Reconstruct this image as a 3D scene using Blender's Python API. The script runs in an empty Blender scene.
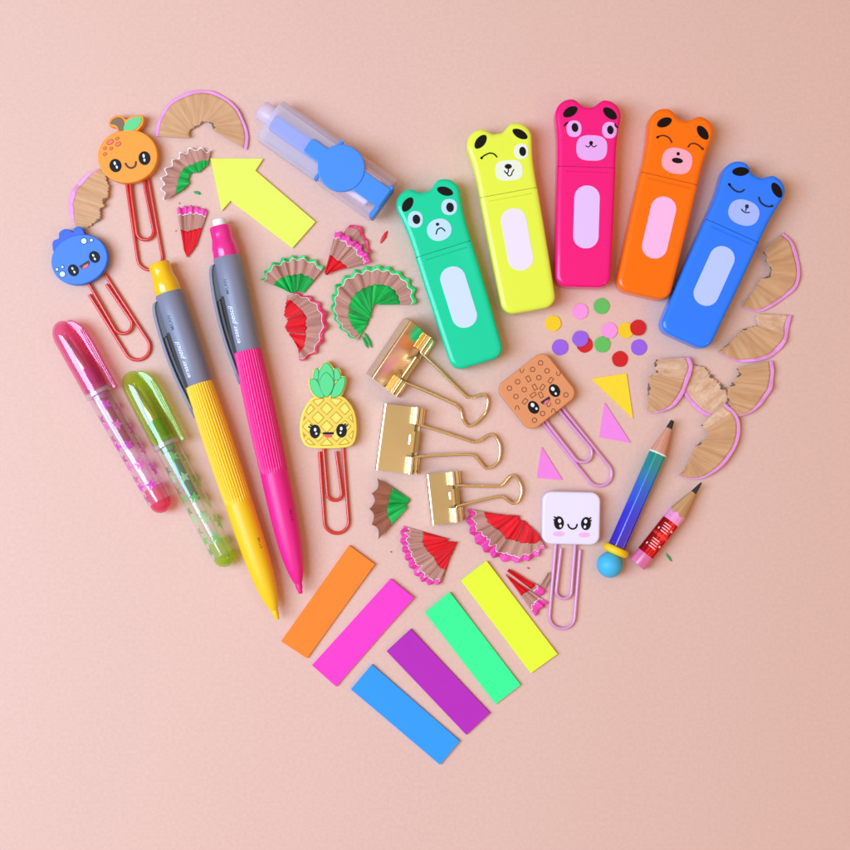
import bpy, bmesh, math, random
from mathutils import Vector, noise

# ------------------------------------------------------------------ camera, world, lamps
S = 0.00045            # metres per photo pixel (the photo is 850 px = 38 cm wide)
H = 1300.0             # camera height in the same units
sc = bpy.context.scene
C = sc.collection
sin, cos, pi = math.sin, math.cos, math.pi

cam_d = bpy.data.cameras.new('camera')
cam = bpy.data.objects.new('camera', cam_d); C.objects.link(cam)
cam.location = (0, 0, H*S)
cam_d.sensor_width = 36; cam_d.lens = 36*H/850.0
cam_d.clip_start = 0.01; cam_d.clip_end = 50
sc.camera = cam

world = bpy.data.worlds.new('World'); sc.world = world; world.use_nodes = True
wn = world.node_tree; bg = wn.nodes['Background']
# a bright room: paler ceiling above, dim walls with a bright band added for highlights, seen mostly in the metal and plastic
tc_ = wn.nodes.new('ShaderNodeTexCoord'); sp_ = wn.nodes.new('ShaderNodeSeparateXYZ')
rp_ = wn.nodes.new('ShaderNodeValToRGB')
el_ = rp_.color_ramp.elements
for k_, (q_, v_) in enumerate(((0.0, 0.20), (0.25, 0.10), (0.38, 0.75), (0.50, 0.22), (0.75, 1.0), (1.0, 1.0))):
    e_ = el_[k_] if k_ < 1 else (el_.new(q_) if k_ < 5 else el_[len(el_)-1])
    e_.position = q_; e_.color = (v_, v_*0.655, v_*0.33, 1)
wn.links.new(tc_.outputs['Generated'], sp_.inputs[0]); wn.links.new(sp_.outputs['Z'], rp_.inputs[0])
wn.links.new(rp_.outputs[0], bg.inputs[0]); bg.inputs[1].default_value = 0.745

def area(name, loc, size, power, col, target=(0, 0, 0), sy=None):
    d = bpy.data.lights.new(name, 'AREA'); d.energy = power; d.color = col
    d.shape = 'RECTANGLE'; d.size = size; d.size_y = sy or size
    o = bpy.data.objects.new(name, d); C.objects.link(o); o.location = loc
    o.rotation_euler = (Vector(target)-Vector(loc)).to_track_quat('-Z', 'Y').to_euler()
    return o
area('window_light', (-0.66, -0.05, 0.93), 0.52, 18.4, (0.45, 0.70, 1.0), sy=0.90)
area('room_light', (0.80, -0.45, 0.95), 0.11, 0.9, (1.0, 0.74, 0.52))
sc.view_settings.view_transform = 'Standard'; sc.view_settings.look = 'None'
sc.view_settings.exposure = 0.05; sc.view_settings.gamma = 1.0
sc.cycles.max_bounces = 12; sc.cycles.transparent_max_bounces = 24

# ------------------------------------------------------------------ materials
def lin(c):
    def f(v):
        v /= 255.0
        return v/12.92 if v <= 0.04045 else ((v+0.055)/1.055)**2.4
    return (f(c[0]), f(c[1]), f(c[2]), 1.0)
MC = {}
def mat(name, col, rough=0.5, metal=0.0, coat=0.0, spec=0.5, bump=0.0, bscale=2.0, var=0.0, vscale=0.3, sss=0.0):
    if name in MC: return MC[name]
    m = bpy.data.materials.new(name); m.use_nodes = True; nt = m.node_tree
    p = nt.nodes['Principled BSDF']
    p.inputs['Base Color'].default_value = lin(col)
    p.inputs['Roughness'].default_value = rough; p.inputs['Metallic'].default_value = metal
    p.inputs['Coat Weight'].default_value = coat; p.inputs['Coat Roughness'].default_value = 0.12
    p.inputs['Specular IOR Level'].default_value = spec
    if sss: p.inputs['Subsurface Weight'].default_value = sss; p.inputs['Subsurface Scale'].default_value = 0.002; 
    if bump or var:
        tc = nt.nodes.new('ShaderNodeTexCoord'); mp = nt.nodes.new('ShaderNodeMapping')
        mp.inputs['Scale'].default_value = (1/S,)*3
        nt.links.new(tc.outputs['Object'], mp.inputs[0])
    if bump:
        n = nt.nodes.new('ShaderNodeTexNoise'); n.inputs['Scale'].default_value = 1.0/bscale; n.inputs['Detail'].default_value = 4
        b = nt.nodes.new('ShaderNodeBump'); b.inputs['Strength'].default_value = bump; b.inputs['Distance'].default_value = S*bscale*0.5
        nt.links.new(mp.outputs[0], n.inputs[0]); nt.links.new(n.outputs[0], b.inputs['Height']); nt.links.new(b.outputs[0], p.inputs['Normal'])
    if var:
        n = nt.nodes.new('ShaderNodeTexNoise'); n.inputs['Scale'].default_value = vscale; n.inputs['Detail'].default_value = 5
        h = nt.nodes.new('ShaderNodeHueSaturation'); h.inputs['Color'].default_value = lin(col)
        mr = nt.nodes.new('ShaderNodeMapRange'); mr.inputs['From Min'].default_value = 0.25; mr.inputs['From Max'].default_value = 0.75
        mr.inputs['To Min'].default_value = 1-var; mr.inputs['To Max'].default_value = 1+var
        nt.links.new(mp.outputs[0], n.inputs[0]); nt.links.new(n.outputs[0], mr.inputs[0])
        nt.links.new(mr.outputs[0], h.inputs['Value']); nt.links.new(h.outputs[0], p.inputs['Base Color'])
    MC[name] = m; return m

def grain(name, col, dark, fine=90.0, rough=0.75, contrast=1.0, bump=0.35, vf=2.0):
    """fibres that run radially over a shaving: UV.x goes round, UV.y goes outwards"""
    if name in MC: return MC[name]
    m = bpy.data.materials.new(name); m.use_nodes = True; nt = m.node_tree; p = nt.nodes['Principled BSDF']
    p.inputs['Roughness'].default_value = rough; p.inputs['Specular IOR Level'].default_value = 0.25
    tc = nt.nodes.new('ShaderNodeTexCoord'); mp = nt.nodes.new('ShaderNodeMapping')
    mp.inputs['Scale'].default_value = (fine, vf, 1)
    nt.links.new(tc.outputs['UV'], mp.inputs[0])
    n = nt.nodes.new('ShaderNodeTexNoise'); n.inputs['Scale'].default_value = 1.0; n.inputs['Detail'].default_value = 6; n.inputs['Roughness'].default_value = 0.7
    mp2 = nt.nodes.new('ShaderNodeMapping'); mp2.inputs['Scale'].default_value = (fine*0.16, vf*0.25, 1)
    nt.links.new(tc.outputs['UV'], mp2.inputs[0])
    n2 = nt.nodes.new('ShaderNodeTexNoise'); n2.inputs['Scale'].default_value = 1.0; n2.inputs['Detail'].default_value = 3
    nt.links.new(mp.outputs[0], n.inputs[0]); nt.links.new(mp2.outputs[0], n2.inputs[0])
    ad = nt.nodes.new('ShaderNodeMath'); ad.operation = 'ADD'; nt.links.new(n.outputs[0], ad.inputs[0]); nt.links.new(n2.outputs[0], ad.inputs[1])
    r = nt.nodes.new('ShaderNodeValToRGB'); r.color_ramp.elements[0].position = 0.5-0.16/contrast+0.3; r.color_ramp.elements[1].position = min(1, 0.5+0.16/contrast+0.35)
    hv = nt.nodes.new('ShaderNodeMath'); hv.operation = 'MULTIPLY'; hv.inputs[1].default_value = 0.82
    nt.links.new(ad.outputs[0], hv.inputs[0])
    r.color_ramp.elements[0].color = lin(dark); r.color_ramp.elements[1].color = lin(col)
    nt.links.new(hv.outputs[0], r.inputs[0]); nt.links.new(r.outputs[0], p.inputs['Base Color'])
    b = nt.nodes.new('ShaderNodeBump'); b.inputs['Strength'].default_value = bump; b.inputs['Distance'].default_value = S*0.8
    nt.links.new(n.outputs[0], b.inputs['Height']); nt.links.new(b.outputs[0], p.inputs['Normal'])
    MC[name] = m; return m

def clear(name, tint, gloss=1.0, body=0.0, bodycol=None, rough=0.04):
    """thin clear plastic: coloured see-through walls with a fresnel shine"""
    if name in MC: return MC[name]
    m = bpy.data.materials.new(name); m.use_nodes = True; nt = m.node_tree
    nt.nodes.remove(nt.nodes['Principled BSDF']); out = nt.nodes['Material Output']
    t = nt.nodes.new('ShaderNodeBsdfTransparent'); t.inputs[0].default_value = lin(tint)
    base = t
    if body:
        d = nt.nodes.new('ShaderNodeBsdfDiffuse'); d.inputs[0].default_value = lin(bodycol or tint)
        tr = nt.nodes.new('ShaderNodeBsdfTranslucent'); tr.inputs[0].default_value = lin(bodycol or tint)
        dm = nt.nodes.new('ShaderNodeMixShader'); dm.inputs[0].default_value = 0.3
        nt.links.new(d.outputs[0], dm.inputs[1]); nt.links.new(tr.outputs[0], dm.inputs[2])
        mx = nt.nodes.new('ShaderNodeMixShader'); mx.inputs[0].default_value = body
        nt.links.new(t.outputs[0], mx.inputs[1]); nt.links.new(dm.outputs[0], mx.inputs[2]); base = mx
    g = nt.nodes.new('ShaderNodeBsdfGlossy'); g.inputs['Roughness'].default_value = rough
    f = nt.nodes.new('ShaderNodeFresnel'); f.inputs[0].default_value = 1.5
    geo = nt.nodes.new('ShaderNodeNewGeometry'); 
    k = nt.nodes.new('ShaderNodeMath'); k.operation = 'MULTIPLY'; k.inputs[1].default_value = gloss
    nt.links.new(f.outputs[0], k.inputs[0])
    # inner sides of the wall would otherwise reflect totally
    s2 = nt.nodes.new('ShaderNodeMath'); s2.operation = 'SUBTRACT'; s2.inputs[0].default_value = 1.0
    nt.links.new(geo.outputs['Backfacing'], s2.inputs[1])
    k2 = nt.nodes.new('ShaderNodeMath'); k2.operation = 'MULTIPLY'; k2.use_clamp = True
    nt.links.new(k.outputs[0], k2.inputs[0]); nt.links.new(s2.outputs[0], k2.inputs[1])
    mm = nt.nodes.new('ShaderNodeMixShader')
    nt.links.new(k2.outputs[0], mm.inputs[0]); nt.links.new(base.outputs[0], mm.inputs[1]); nt.links.new(g.outputs[0], mm.inputs[2])
    nt.links.new(mm.outputs[0], out.inputs[0])
    MC[name] = m; return m

# ------------------------------------------------------------------ shapes
class Thing:
    """an Empty at the thing's base; parts are drawn in photo pixels for a given height zr"""
    def __init__(s, name, label, cat, c, zr=0.0, group=None):
        s.k = 1-zr/H
        s.o = ((c[0]-425)*s.k*S, (425-c[1])*s.k*S)
        s.root = bpy.data.objects.new(name, None); C.objects.link(s.root)
        s.root.empty_display_size = 0.005
        s.root.location = (s.o[0], s.o[1], 0)
        s.root['label'] = label; s.root['category'] = cat
        if group: s.root['group'] = group
    def v(s, x, y, z):
        return ((x-425)*s.k*S-s.o[0], (425-y)*s.k*S-s.o[1], z*S)
    def mesh(s, name, verts, faces, m, parent=None, smooth=False, uvs=None, flat=None, label=None):
        me = bpy.data.meshes.new(name)
        me.from_pydata([s.v(*p) for p in verts], [], faces)
        if uvs:
            uv = me.uv_layers.new(name='UVMap')
            for l in me.loops: uv.data[l.index].uv = uvs[l.vertex_index]
        me.materials.append(m)
        bm = bmesh.new(); bm.from_mesh(me); bmesh.ops.recalc_face_normals(bm, faces=bm.faces); bm.to_mesh(me); bm.free()
        if smooth:
            for f in me.polygons: f.use_smooth = True
            me.set_sharp_from_angle(angle=math.radians(42))
        o = bpy.data.objects.new(name, me); C.objects.link(o); o.parent = parent or s.root
        if label: o['label'] = label
        return o

class One(Thing):
    """a thing that is a single mesh"""
    def __init__(s, name, label, cat, c, zr=0.0, group=None):
        s.k = 1-zr/H; s.o = ((c[0]-425)*s.k*S, (425-c[1])*s.k*S); s.info = (name, label, cat, group); s.root = None
    def mesh(s, name, verts, faces, m, **kw):
        kw.pop('parent', None)
        o = Thing.mesh(s, s.info[0], verts, faces, m, **kw)
        o.parent = None; o.location = (s.o[0], s.o[1], 0)
        o['label'] = s.info[1]; o['category'] = s.info[2]
        if s.info[3]: o['group'] = s.info[3]
        return o

def area2(p): return sum(p[i-1][0]*p[i][1]-p[i][0]*p[i-1][1] for i in range(len(p)))/2
def ccw(p): return list(p) if area2(p) > 0 else list(p)[::-1]
def inset(p, d):
    p = ccw(p); n = len(p); out = []
    for i in range(n):
        a, b, c = p[i-1], p[i], p[(i+1) % n]
        e1 = (b[0]-a[0], b[1]-a[1]); e2 = (c[0]-b[0], c[1]-b[1])
        l1 = math.hypot(*e1) or 1e-9; l2 = math.hypot(*e2) or 1e-9
        n1 = (-e1[1]/l1, e1[0]/l1); n2 = (-e2[1]/l2, e2[0]/l2)
        m = (n1[0]+n2[0], n1[1]+n2[1]); q = max(0.3, (m[0]**2+m[1]**2)/2)
        out.append((b[0]+m[0]*d/q, b[1]+m[1]*d/q))
    return out
def spline(pts, n=8, closed=False):
    out = []; N = len(pts)
    rng = range(N if closed else N-1)
    for i in rng:
        if closed: p0, p1, p2, p3 = pts[i-1], pts[i], pts[(i+1) % N], pts[(i+2) % N]
        else: p0, p1, p2, p3 = pts[max(i-1, 0)], pts[i], pts[i+1], pts[min(i+2, N-1)]
        for k in range(n):
            t = k/n
            out.append(tuple(0.5*((2*b)+(-a+c)*t+(2*a-5*b+4*c-d)*t*t+(-a+3*b-3*c+d)*t**3) for a, b, c, d in zip(p0, p1, p2, p3)))
    if not closed: out.append(tuple(pts[-1]))
    return out
def ell(cx, cy, rx, ry, a=0, n=40, sq=2.0):
    a = math.radians(a); out = []
    for i in range(n):
        t = 2*pi*i/n; c, s = cos(t), sin(t)
        x = rx*math.copysign(abs(c)**(2/sq), c); y = ry*math.copysign(abs(s)**(2/sq), s)
        out.append((cx+x*cos(a)-y*sin(a), cy+x*sin(a)+y*cos(a)))
    return out
def rrect(cx, cy, hx, hy, r, a=0, n=7):
    a = math.radians(a); out = []
    for (sx, sy, t0) in ((1, 1, 0), (-1, 1, 90), (-1, -1, 180), (1, -1, 270)):
        for i in range(n+1):
            t = math.radians(t0+90*i/n)
            x = sx*(hx-r)+r*cos(t); y = sy*(hy-r)+r*sin(t)
            out.append((cx+x*cos(a)-y*sin(a), cy+x*sin(a)+y*cos(a)))
    return out
def rpoly(pts, r, n=5):
    out = []; N = len(pts)
    for i in range(N):
        a, b, c = Vector(pts[i-1]), Vector(pts[i]), Vector(pts[(i+1) % N])
        p = b+(a-b).normalized()*r; q = b+(c-b).normalized()*r
        for k in range(n+1):
            t = k/n; out.append(tuple(p*(1-t)**2+b*2*t*(1-t)+q*t*t))
    return out
def stroke(pts, w, w2=None):
    """flat ribbon outline with round ends"""
    pts = spline(pts, 6) if len(pts) > 2 else [tuple(p) for p in pts]
    L, R = [], []; N = len(pts)
    for i, p in enumerate(pts):
        a = pts[max(i-1, 0)]; b = pts[min(i+1, N-1)]
        d = math.atan2(b[1]-a[1], b[0]-a[0]); h = w/2
        L.append((p[0]-sin(d)*h, p[1]+cos(d)*h)); R.append((p[0]+sin(d)*h, p[1]-cos(d)*h))
    a, b = pts[-2], pts[-1]; d = math.atan2(b[1]-a[1], b[0]-a[0])
    capE = [(b[0]+cos(d+t)*w/2, b[1]+sin(d+t)*w/2) for t in (pi/3, pi/6, 0, -pi/6, -pi/3)]
    a, b = pts[1], pts[0]; d = math.atan2(b[1]-a[1], b[0]-a[0])
    capS = [(b[0]+cos(d+t)*w/2, b[1]+sin(d+t)*w/2) for t in (pi/3, pi/6, 0, -pi/6, -pi/3)]
    return L+capE+R[::-1]+capS

def prism_geo(outline, z0, z1, bevel=0.0, seg=4, bot=None, bv=None):
    p = ccw(outline); n = len(p); verts, faces = [], []
    bot = min(bevel, (z1-z0)*0.45) if bot is None else bot
    rings = []
    if bevel:
        for k in range(seg+1):
            t = pi/2*k/seg; rings.append((bot*(1-sin(t)), z0+bot*(1-cos(t))))
        for k in range(seg+1):
            t = pi/2*k/seg; rings.append((bevel*(1-cos(t)), z1-(bv or bevel)*(1-sin(t))))
        rings.append((bevel+0.35, z1))
    else: rings = [(0, z0), (0, z1)]
    for d, z in rings:
        q = inset(p, d) if d > 1e-6 else p
        verts += [(x, y, z) for x, y in q]
    for r in range(len(rings)-1):
        for i in range(n):
            j = (i+1) % n; faces.append((r*n+i, r*n+j, (r+1)*n+j, (r+1)*n+i))
    faces.append(tuple(range(n))[::-1]); faces.append(tuple(range((len(rings)-1)*n, len(rings)*n)))
    return verts, faces
def join(*geos):
    V, F = [], []
    for v, f in geos:
        b = len(V); V += v; F += [tuple(i+b for i in q) for q in f]
    return V, F
def prism(T, name, outline, z0, z1, m, bevel=0.0, parent=None, seg=4, bot=None, label=None):
    v, f = prism_geo(outline, z0, z1, bevel, seg, bot)
    return T.mesh(name, v, f, m, parent=parent, smooth=bevel > 0, flat=True, label=label)
def decal(T, name, outlines, top, m, parent=None, h=0.22):
    if outlines and not isinstance(outlines[0][0], (list, tuple)): outlines = [outlines]
    v, f = join(*[prism_geo(o, top-0.4, top+h) for o in outlines])
    return T.mesh(name, v, f, m, parent=parent)

def tube_geo(path, r, n=12, caps=True, flat=1.0):
    pts = [Vector(p) for p in path]; N = len(pts); verts, faces = [], []
    up = Vector((0, 0, 1))
    for i, p in enumerate(pts):
        d = (pts[min(i+1, N-1)]-pts[max(i-1, 0)]).normalized()
        a = d.cross(up)
        if a.length < 1e-4: a = Vector((1, 0, 0))
        a.normalize(); b = a.cross(d).normalized()
        rr = r(i/(N-1)) if callable(r) else r
        for k in range(n):
            t = 2*pi*k/n; verts.append(tuple(p+a*cos(t)*rr+b*sin(t)*rr*flat))
    for i in range(N-1):
        for k in range(n):
            l = (k+1) % n; faces.append((i*n+k, i*n+l, (i+1)*n+l, (i+1)*n+k))
    if caps: faces.append(tuple(range(n))[::-1]); faces.append(tuple(range((N-1)*n, N*n)))
    return verts, faces
def tube(T, name, path, r, m, parent=None, n=12, sm=6):
    if sm: path = spline(path, sm)
    v, f = tube_geo(path, r, n)
    return T.mesh(name, v, f, m, parent=parent, smooth=True, flat=True)

def axis(a, b):
    d = (b[0]-a[0], b[1]-a[1]); l = math.hypot(*d); return (d[0]/l, d[1]/l), l
def lathe_geo(a, d, prof, zc, n=48, rf=None, caps=True, sq=1.0, zrf=None):
    """solid of revolution lying on its side: prof = [(s along, radius)]"""
    u = (d[1], -d[0]); verts, faces, uvs = [], [], []
    smax = max(s for s, r in prof) or 1
    for (s, r) in prof:
        for k in range(n):
            t = 2*pi*k/n; rr = r*(rf(t, s) if rf else 1.0)
            verts.append((a[0]+d[0]*s+u[0]*rr*sin(t), a[1]+d[1]*s+u[1]*rr*sin(t), zc+rr*cos(t)*sq)); uvs.append((s/smax, k/n))
    for i in range(len(prof)-1):
        for k in range(n):
            l = (k+1) % n; faces.append((i*n+k, i*n+l, (i+1)*n+l, (i+1)*n+k))
    if caps: faces.append(tuple(range(n))[::-1]); faces.append(tuple(range((len(prof)-1)*n, len(prof)*n)))
    return verts, faces, uvs
def lathe(T, name, a, d, prof, zc, m, n=48, rf=None, caps=True, parent=None, sq=1.0, smooth=True, label=None):
    v, f, uv = lathe_geo(a, d, prof, zc, n, rf, caps, sq)
    o = T.mesh(name, v, f, m, parent=parent, smooth=smooth, uvs=uv, flat=True, label=label)
    return o

def sample(poly, t):
    """point at fraction t of a polyline"""
    L = [0]
    for a, b in zip(poly, poly[1:]): L.append(L[-1]+math.hypot(b[0]-a[0], b[1]-a[1]))
    q = t*L[-1]
    for i in range(len(poly)-1):
        if q <= L[i+1] or i == len(poly)-2:
            w = (q-L[i])/max(L[i+1]-L[i], 1e-9)
            return (poly[i][0]*(1-w)+poly[i+1][0]*w, poly[i][1]*(1-w)+poly[i+1][1]*w)

# ------------------------------------------------------------------ backdrop
paper = mat('paper_backdrop', (226, 184, 168), rough=0.85, spec=0.15, bump=0.30, bscale=1.3, var=0.045, vscale=0.28)
bm = bmesh.new(); bmesh.ops.create_grid(bm, x_segments=2, y_segments=2, size=0.6)
me = bpy.data.meshes.new('table_surface'); bm.to_mesh(me); bm.free(); me.materials.append(paper)
tb = bpy.data.objects.new('table_surface', me); C.objects.link(tb); tb['kind'] = 'structure'
tb['label'] = 'plain dusty pink paper surface everything lies on'

# ------------------------------------------------------------------ shared materials
black = mat('black_print', (12, 8, 8), rough=0.45, spec=0.2)
rubber_black = mat('glossy_black', (14, 10, 12), rough=0.5, spec=0.2)
white = mat('white_print', (245, 240, 246), rough=0.5)
gold = None
def gold_mat():
    m = mat('polished_gold', (250, 234, 192), rough=0.13, metal=1.0)
    return m
gold = gold_mat()
goldp = mat('brushed_gold', (220, 204, 162), rough=0.36, metal=0.85, bump=0.04, bscale=0.8)
goldm = mat('mirror_gold', (252, 230, 178), rough=0.11, metal=1.0)

# ------------------------------------------------------------------ bear highlighters
def bear(label, col, seam, ang, marks, build_face, wcol, wc, mcol):
    TOP = 26.0; BH, BV = 5.8, 3.0
    T = Thing('bear_highlighter', label, 'highlighter', seam, TOP, 'bear highlighters fanned out in a row')
    a = math.radians(ang); vx = (-sin(-a)*1.0, cos(a)); ux = (cos(a), -sin(a))
    def L(u, v): return (seam[0]+ux[0]*u+vx[0]*(v-69), seam[1]+ux[1]*u+vx[1]*(v-69))
    plastic = mat('glossy_plastic_%d_%d_%d' % col, col, rough=0.28, spec=0.15, coat=0.45)
    half = [(0, 7.6), (4.2, 7.3), (7.6, 5.4), (10.4, 2.9)]
    for t in (-96, -72, -50, -28, -6, 14): half.append((17+15.9*cos(math.radians(t)), 16+15.9*sin(math.radians(t))))
    half += [(31.2, 28), (29.8, 40), (29.2, 54), (29.1, 67.6)]
    full = half+[(-x, y) for x, y in half[::-1][:-1]]
    capo = spline(half, 5)
    capo = capo+[(x_, 67.6) for x_ in (18, 6, -6, -18)]+[(-x, y) for x, y in capo[::-1][:-1]]
    def shell(name, outl, top, keep):
        o2 = ccw(outl); n = len(o2); V, F = prism_geo(o2, 0.3, top, BH, 9, 4.0, BV)
        W_ = []
        for i, (x, y, z) in enumerate(V):
            yo = o2[i % n][1]
            if keep(yo): y = yo
            W_.append(L(x, y)+(z,))
        return T.mesh(name, W_, F, plastic, smooth=True)
    edge = [L(*p) for p in capo if p[1] < 67]
    def surf(x, y):
        dm = 99.0
        for (ax, ay), (bx, by) in zip(edge, edge[1:]):
            if math.hypot(bx-ax, by-ay) > 12: continue
            l2 = (bx-ax)**2+(by-ay)**2 or 1e-9; t = max(0, min(1, ((x-ax)*(bx-ax)+(y-ay)*(by-ay))/l2))
            dm = min(dm, math.hypot(x-ax-t*(bx-ax), y-ay-t*(by-ay)))
        return TOP if dm >= BH else TOP-BV*(1-math.sqrt(max(0, 1-((BH-dm)/BH)**2)))
    def print_on(name, outl, m, h):
        """a printed patch that follows the rounded edge of the cap"""
        n = len(outl); cx = sum(p[0] for p in outl)/n; cy = sum(p[1] for p in outl)/n
        V, F = [(cx, cy, surf(cx, cy)+h)], []
        for k in (0.35, 0.6, 0.8, 0.92, 1.0):
            V += [(cx+(x-cx)*k, cy+(y-cy)*k) for x, y in outl]
        V = [V[0]]+[(p[0], p[1], surf(p[0], p[1])+h) for p in V[1:]]+[(x, y, surf(x, y)-0.3) for x, y in outl]
        for i in range(n): F.append((0, 1+i, 1+(i+1) % n))
        for r in range(5):
            for i in range(n):
                j = (i+1) % n; F.append((1+r*n+i, 1+r*n+j, 1+(r+1)*n+j, 1+(r+1)*n+i))
        return T.mesh(name, V, F, m, parent=cap)
    cap = shell('cap', capo, TOP, lambda y: y > 66)
    body = [(29.4, 67.6), (28.9, 120), (27.6, 176)]
    bl = [(x_, 68.3) for x_ in (0, 10, 20)]+[(29.3, 68.3), (29.0, 100), (28.3, 140)]+[(15.6+11.8*cos(math.radians(t)), 176+11.8*sin(math.radians(t))) for t in (0, 12, 24, 36, 48, 60, 72, 84, 90)]+[(0, 188)]
    bl = bl+[(-x, y) for x, y in bl[::-1][1:-1]]
    bo = shell('body', bl, TOP+0.25, lambda y: y < 69)
    ring = rrect(0, 0, 26.5, 4, 1.0)
    prism(T, 'collar', [L(x, y+68) for x, y in ring], 2.0, TOP-1.0, mat('collar_%d_%d_%d' % col, tuple(int(c*0.75) for c in col), rough=0.4), bevel=0.8, seg=2)
    prism(T, 'seam_ridge', [L(x, y+73) for x, y in rrect(0, 0, 22, 0.7, 0.6)], TOP-1, TOP+0.95, plastic, bevel=0.4, seg=2, bot=0)
    wd = rrect(wc[0], wc[1], 12.7, 31.4, 12.2, -ang+0, n=12)
    lw = decal(T, 'label_window', wd, TOP+0.25, mat('window_%d%d%d' % wcol, wcol, rough=0.55))
    for (x, y, l, s, dx, dy) in marks:
        print_on('ear_mark', ell(x, y, l, s, math.degrees(math.atan2(dy, dx)), 36, sq=1.85), mat('ear_print', (16, 8, 6), rough=0.5, spec=0.15), 0.22)
    mm = mat('muzzle_%d%d%d' % mcol, mcol, rough=0.55)
    def eye(x, y, rx, ry, px, py, prx, pry, sq=2.3):
        print_on('eye', ell(x, y, rx, ry, 0, 40, sq=sq), mm, 0.22)
        print_on('pupil', ell(px, py, prx, pry, -8), black, 0.44)
    def muzzle(x, y, rx, ry, ang=0, sq=2.6):
        return decal(T, 'muzzle', ell(x, y, rx, ry, ang, 48, sq=sq), TOP, mm, parent=cap)
    def line(name, pts, w, m=black, h=0.0, blob=None):
        o = [stroke(pts, w)]
        v, f = join(*[prism_geo(q, TOP-0.3, TOP+0.44) for q in o])
        if blob: v, f = join((v, f), prism_geo(ell(blob[0], blob[1], blob[2], blob[2]), TOP-0.3, TOP+0.46))
        v = [(x_, y_, surf(x_, y_)+(0.46 if z_ > TOP else -0.3)) for x_, y_, z_ in v]
        return T.mesh(name, v, f, m, parent=cap)
    def dot(name, x, y, rx, ry, a=0, m=black): return decal(T, name, ell(x, y, rx, ry, a, 24), TOP+0.22, m, parent=cap)
    build_face(eye, muzzle, line, dot)

def f_green(eye, muzzle, line, dot):
    eye(415.3, 219.4, 7.4, 8.3, 416.4, 219.4, 3.8, 4.8); eye(449.2, 207, 7.8, 8, 450, 207.4, 3.8, 4.8)
    muzzle(439.2, 229.8, 12.3, 11, -14, 2.1); dot('nose', 437.5, 224.3, 1.7, 1.6)
    line('mouth', [(436.2, 234.1), (437.3, 230), (440.4, 228), (443, 229), (444.8, 231)], 1.2)
def f_yellow(eye, muzzle, line, dot):
    line('winking_eye', [(481, 158.3), (484.5, 155.4), (489.7, 153.2), (494, 154.1), (496.8, 157)], 1.3, blob=(481.6, 158, 1.3))
    eye(521.2, 151.4, 7.2, 7.7, 522.6, 151.5, 3.4, 4.7)
    muzzle(509, 170.4, 13.6, 10.2, -4, 3.0); dot('nose', 508.2, 166.5, 3.6, 2.5)
    line('mouth', [(504.4, 171), (506.2, 173.2), (508, 172.4), (508.3, 168.5)], 1.1)
    line('mouth', [(506.8, 173), (508, 175.2), (509.6, 176), (511.6, 174.6), (512, 172.6), (513.8, 169.6)], 1.1)
    dot('tongue', 509.5, 173.7, 1.4, 1.3, m=white)
def f_pink(eye, muzzle, line, dot):
    eye(574, 128.8, 7.5, 8.3, 574.9, 127.6, 3.3, 4.5); eye(609.5, 130.2, 7.4, 8.2, 610.3, 130, 3.2, 4.4)
    line('eyelash', [(564.4, 125.6), (566, 123.9), (567.6, 122.6)], 1.6); line('eyelash', [(615, 124.2), (615.8, 126.2), (617.2, 127.2)], 1.6)
    muzzle(591.7, 148, 15.4, 12.7, 2, 2.9); dot('nose', 591, 143, 1.9, 2.0)
    line('mouth', [(585.8, 146), (588.4, 147), (591, 144.6)], 1.0); line('mouth', [(591, 144.6), (593.4, 146.9), (596.4, 145.6)], 1.0)
def f_orange(eye, muzzle, line, dot):
    br = mat('brown_print', (90, 20, 8), rough=0.4)
    line('closed_eye', [(656.8, 137.4), (660, 136), (664, 135.6), (669, 138), (671.5, 142.4)], 1.4, br, blob=(657.6, 137.3, 1.3))
    line('closed_eye', [(688.2, 147), (690, 144.4), (693.4, 143.4), (698, 145), (703, 149.4)], 1.4, br, blob=(702.4, 148.8, 1.3))
    muzzle(677, 161, 15.2, 12.9, 12, 2.5); dot('nose', 678.1, 153.8, 1.7, 1.8); dot('mouth', 677.3, 160.6, 5.6, 2.7, 8)
def f_blue(eye, muzzle, line, dot):
    nv = mat('navy_print', (14, 22, 60), rough=0.4)
    line('closed_eye', [(728.8, 184), (732.2, 188.3), (737, 191.6), (741.4, 191.6), (744, 189.8)], 1.7, nv, blob=(729.4, 184.6, 1.4))
    line('closed_eye', [(758.8, 197.6), (760.4, 202), (764.6, 205.4), (769, 206.6), (772.7, 206)], 1.7, nv, blob=(771.6, 206, 1.4))
    muzzle(743.8, 212.6, 15.6, 12.6, 18, 2.3); dot('nose', 746.8, 206.5, 1.9, 2.2, m=nv)
    line('mouth', [(746.6, 207.5), (746, 209), (745.5, 210.8)], 1.1, nv)
    line('mouth', [(741.4, 209.3), (743, 211.2), (745.6, 212.6), (749.4, 212.5)], 1.2, nv)

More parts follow.
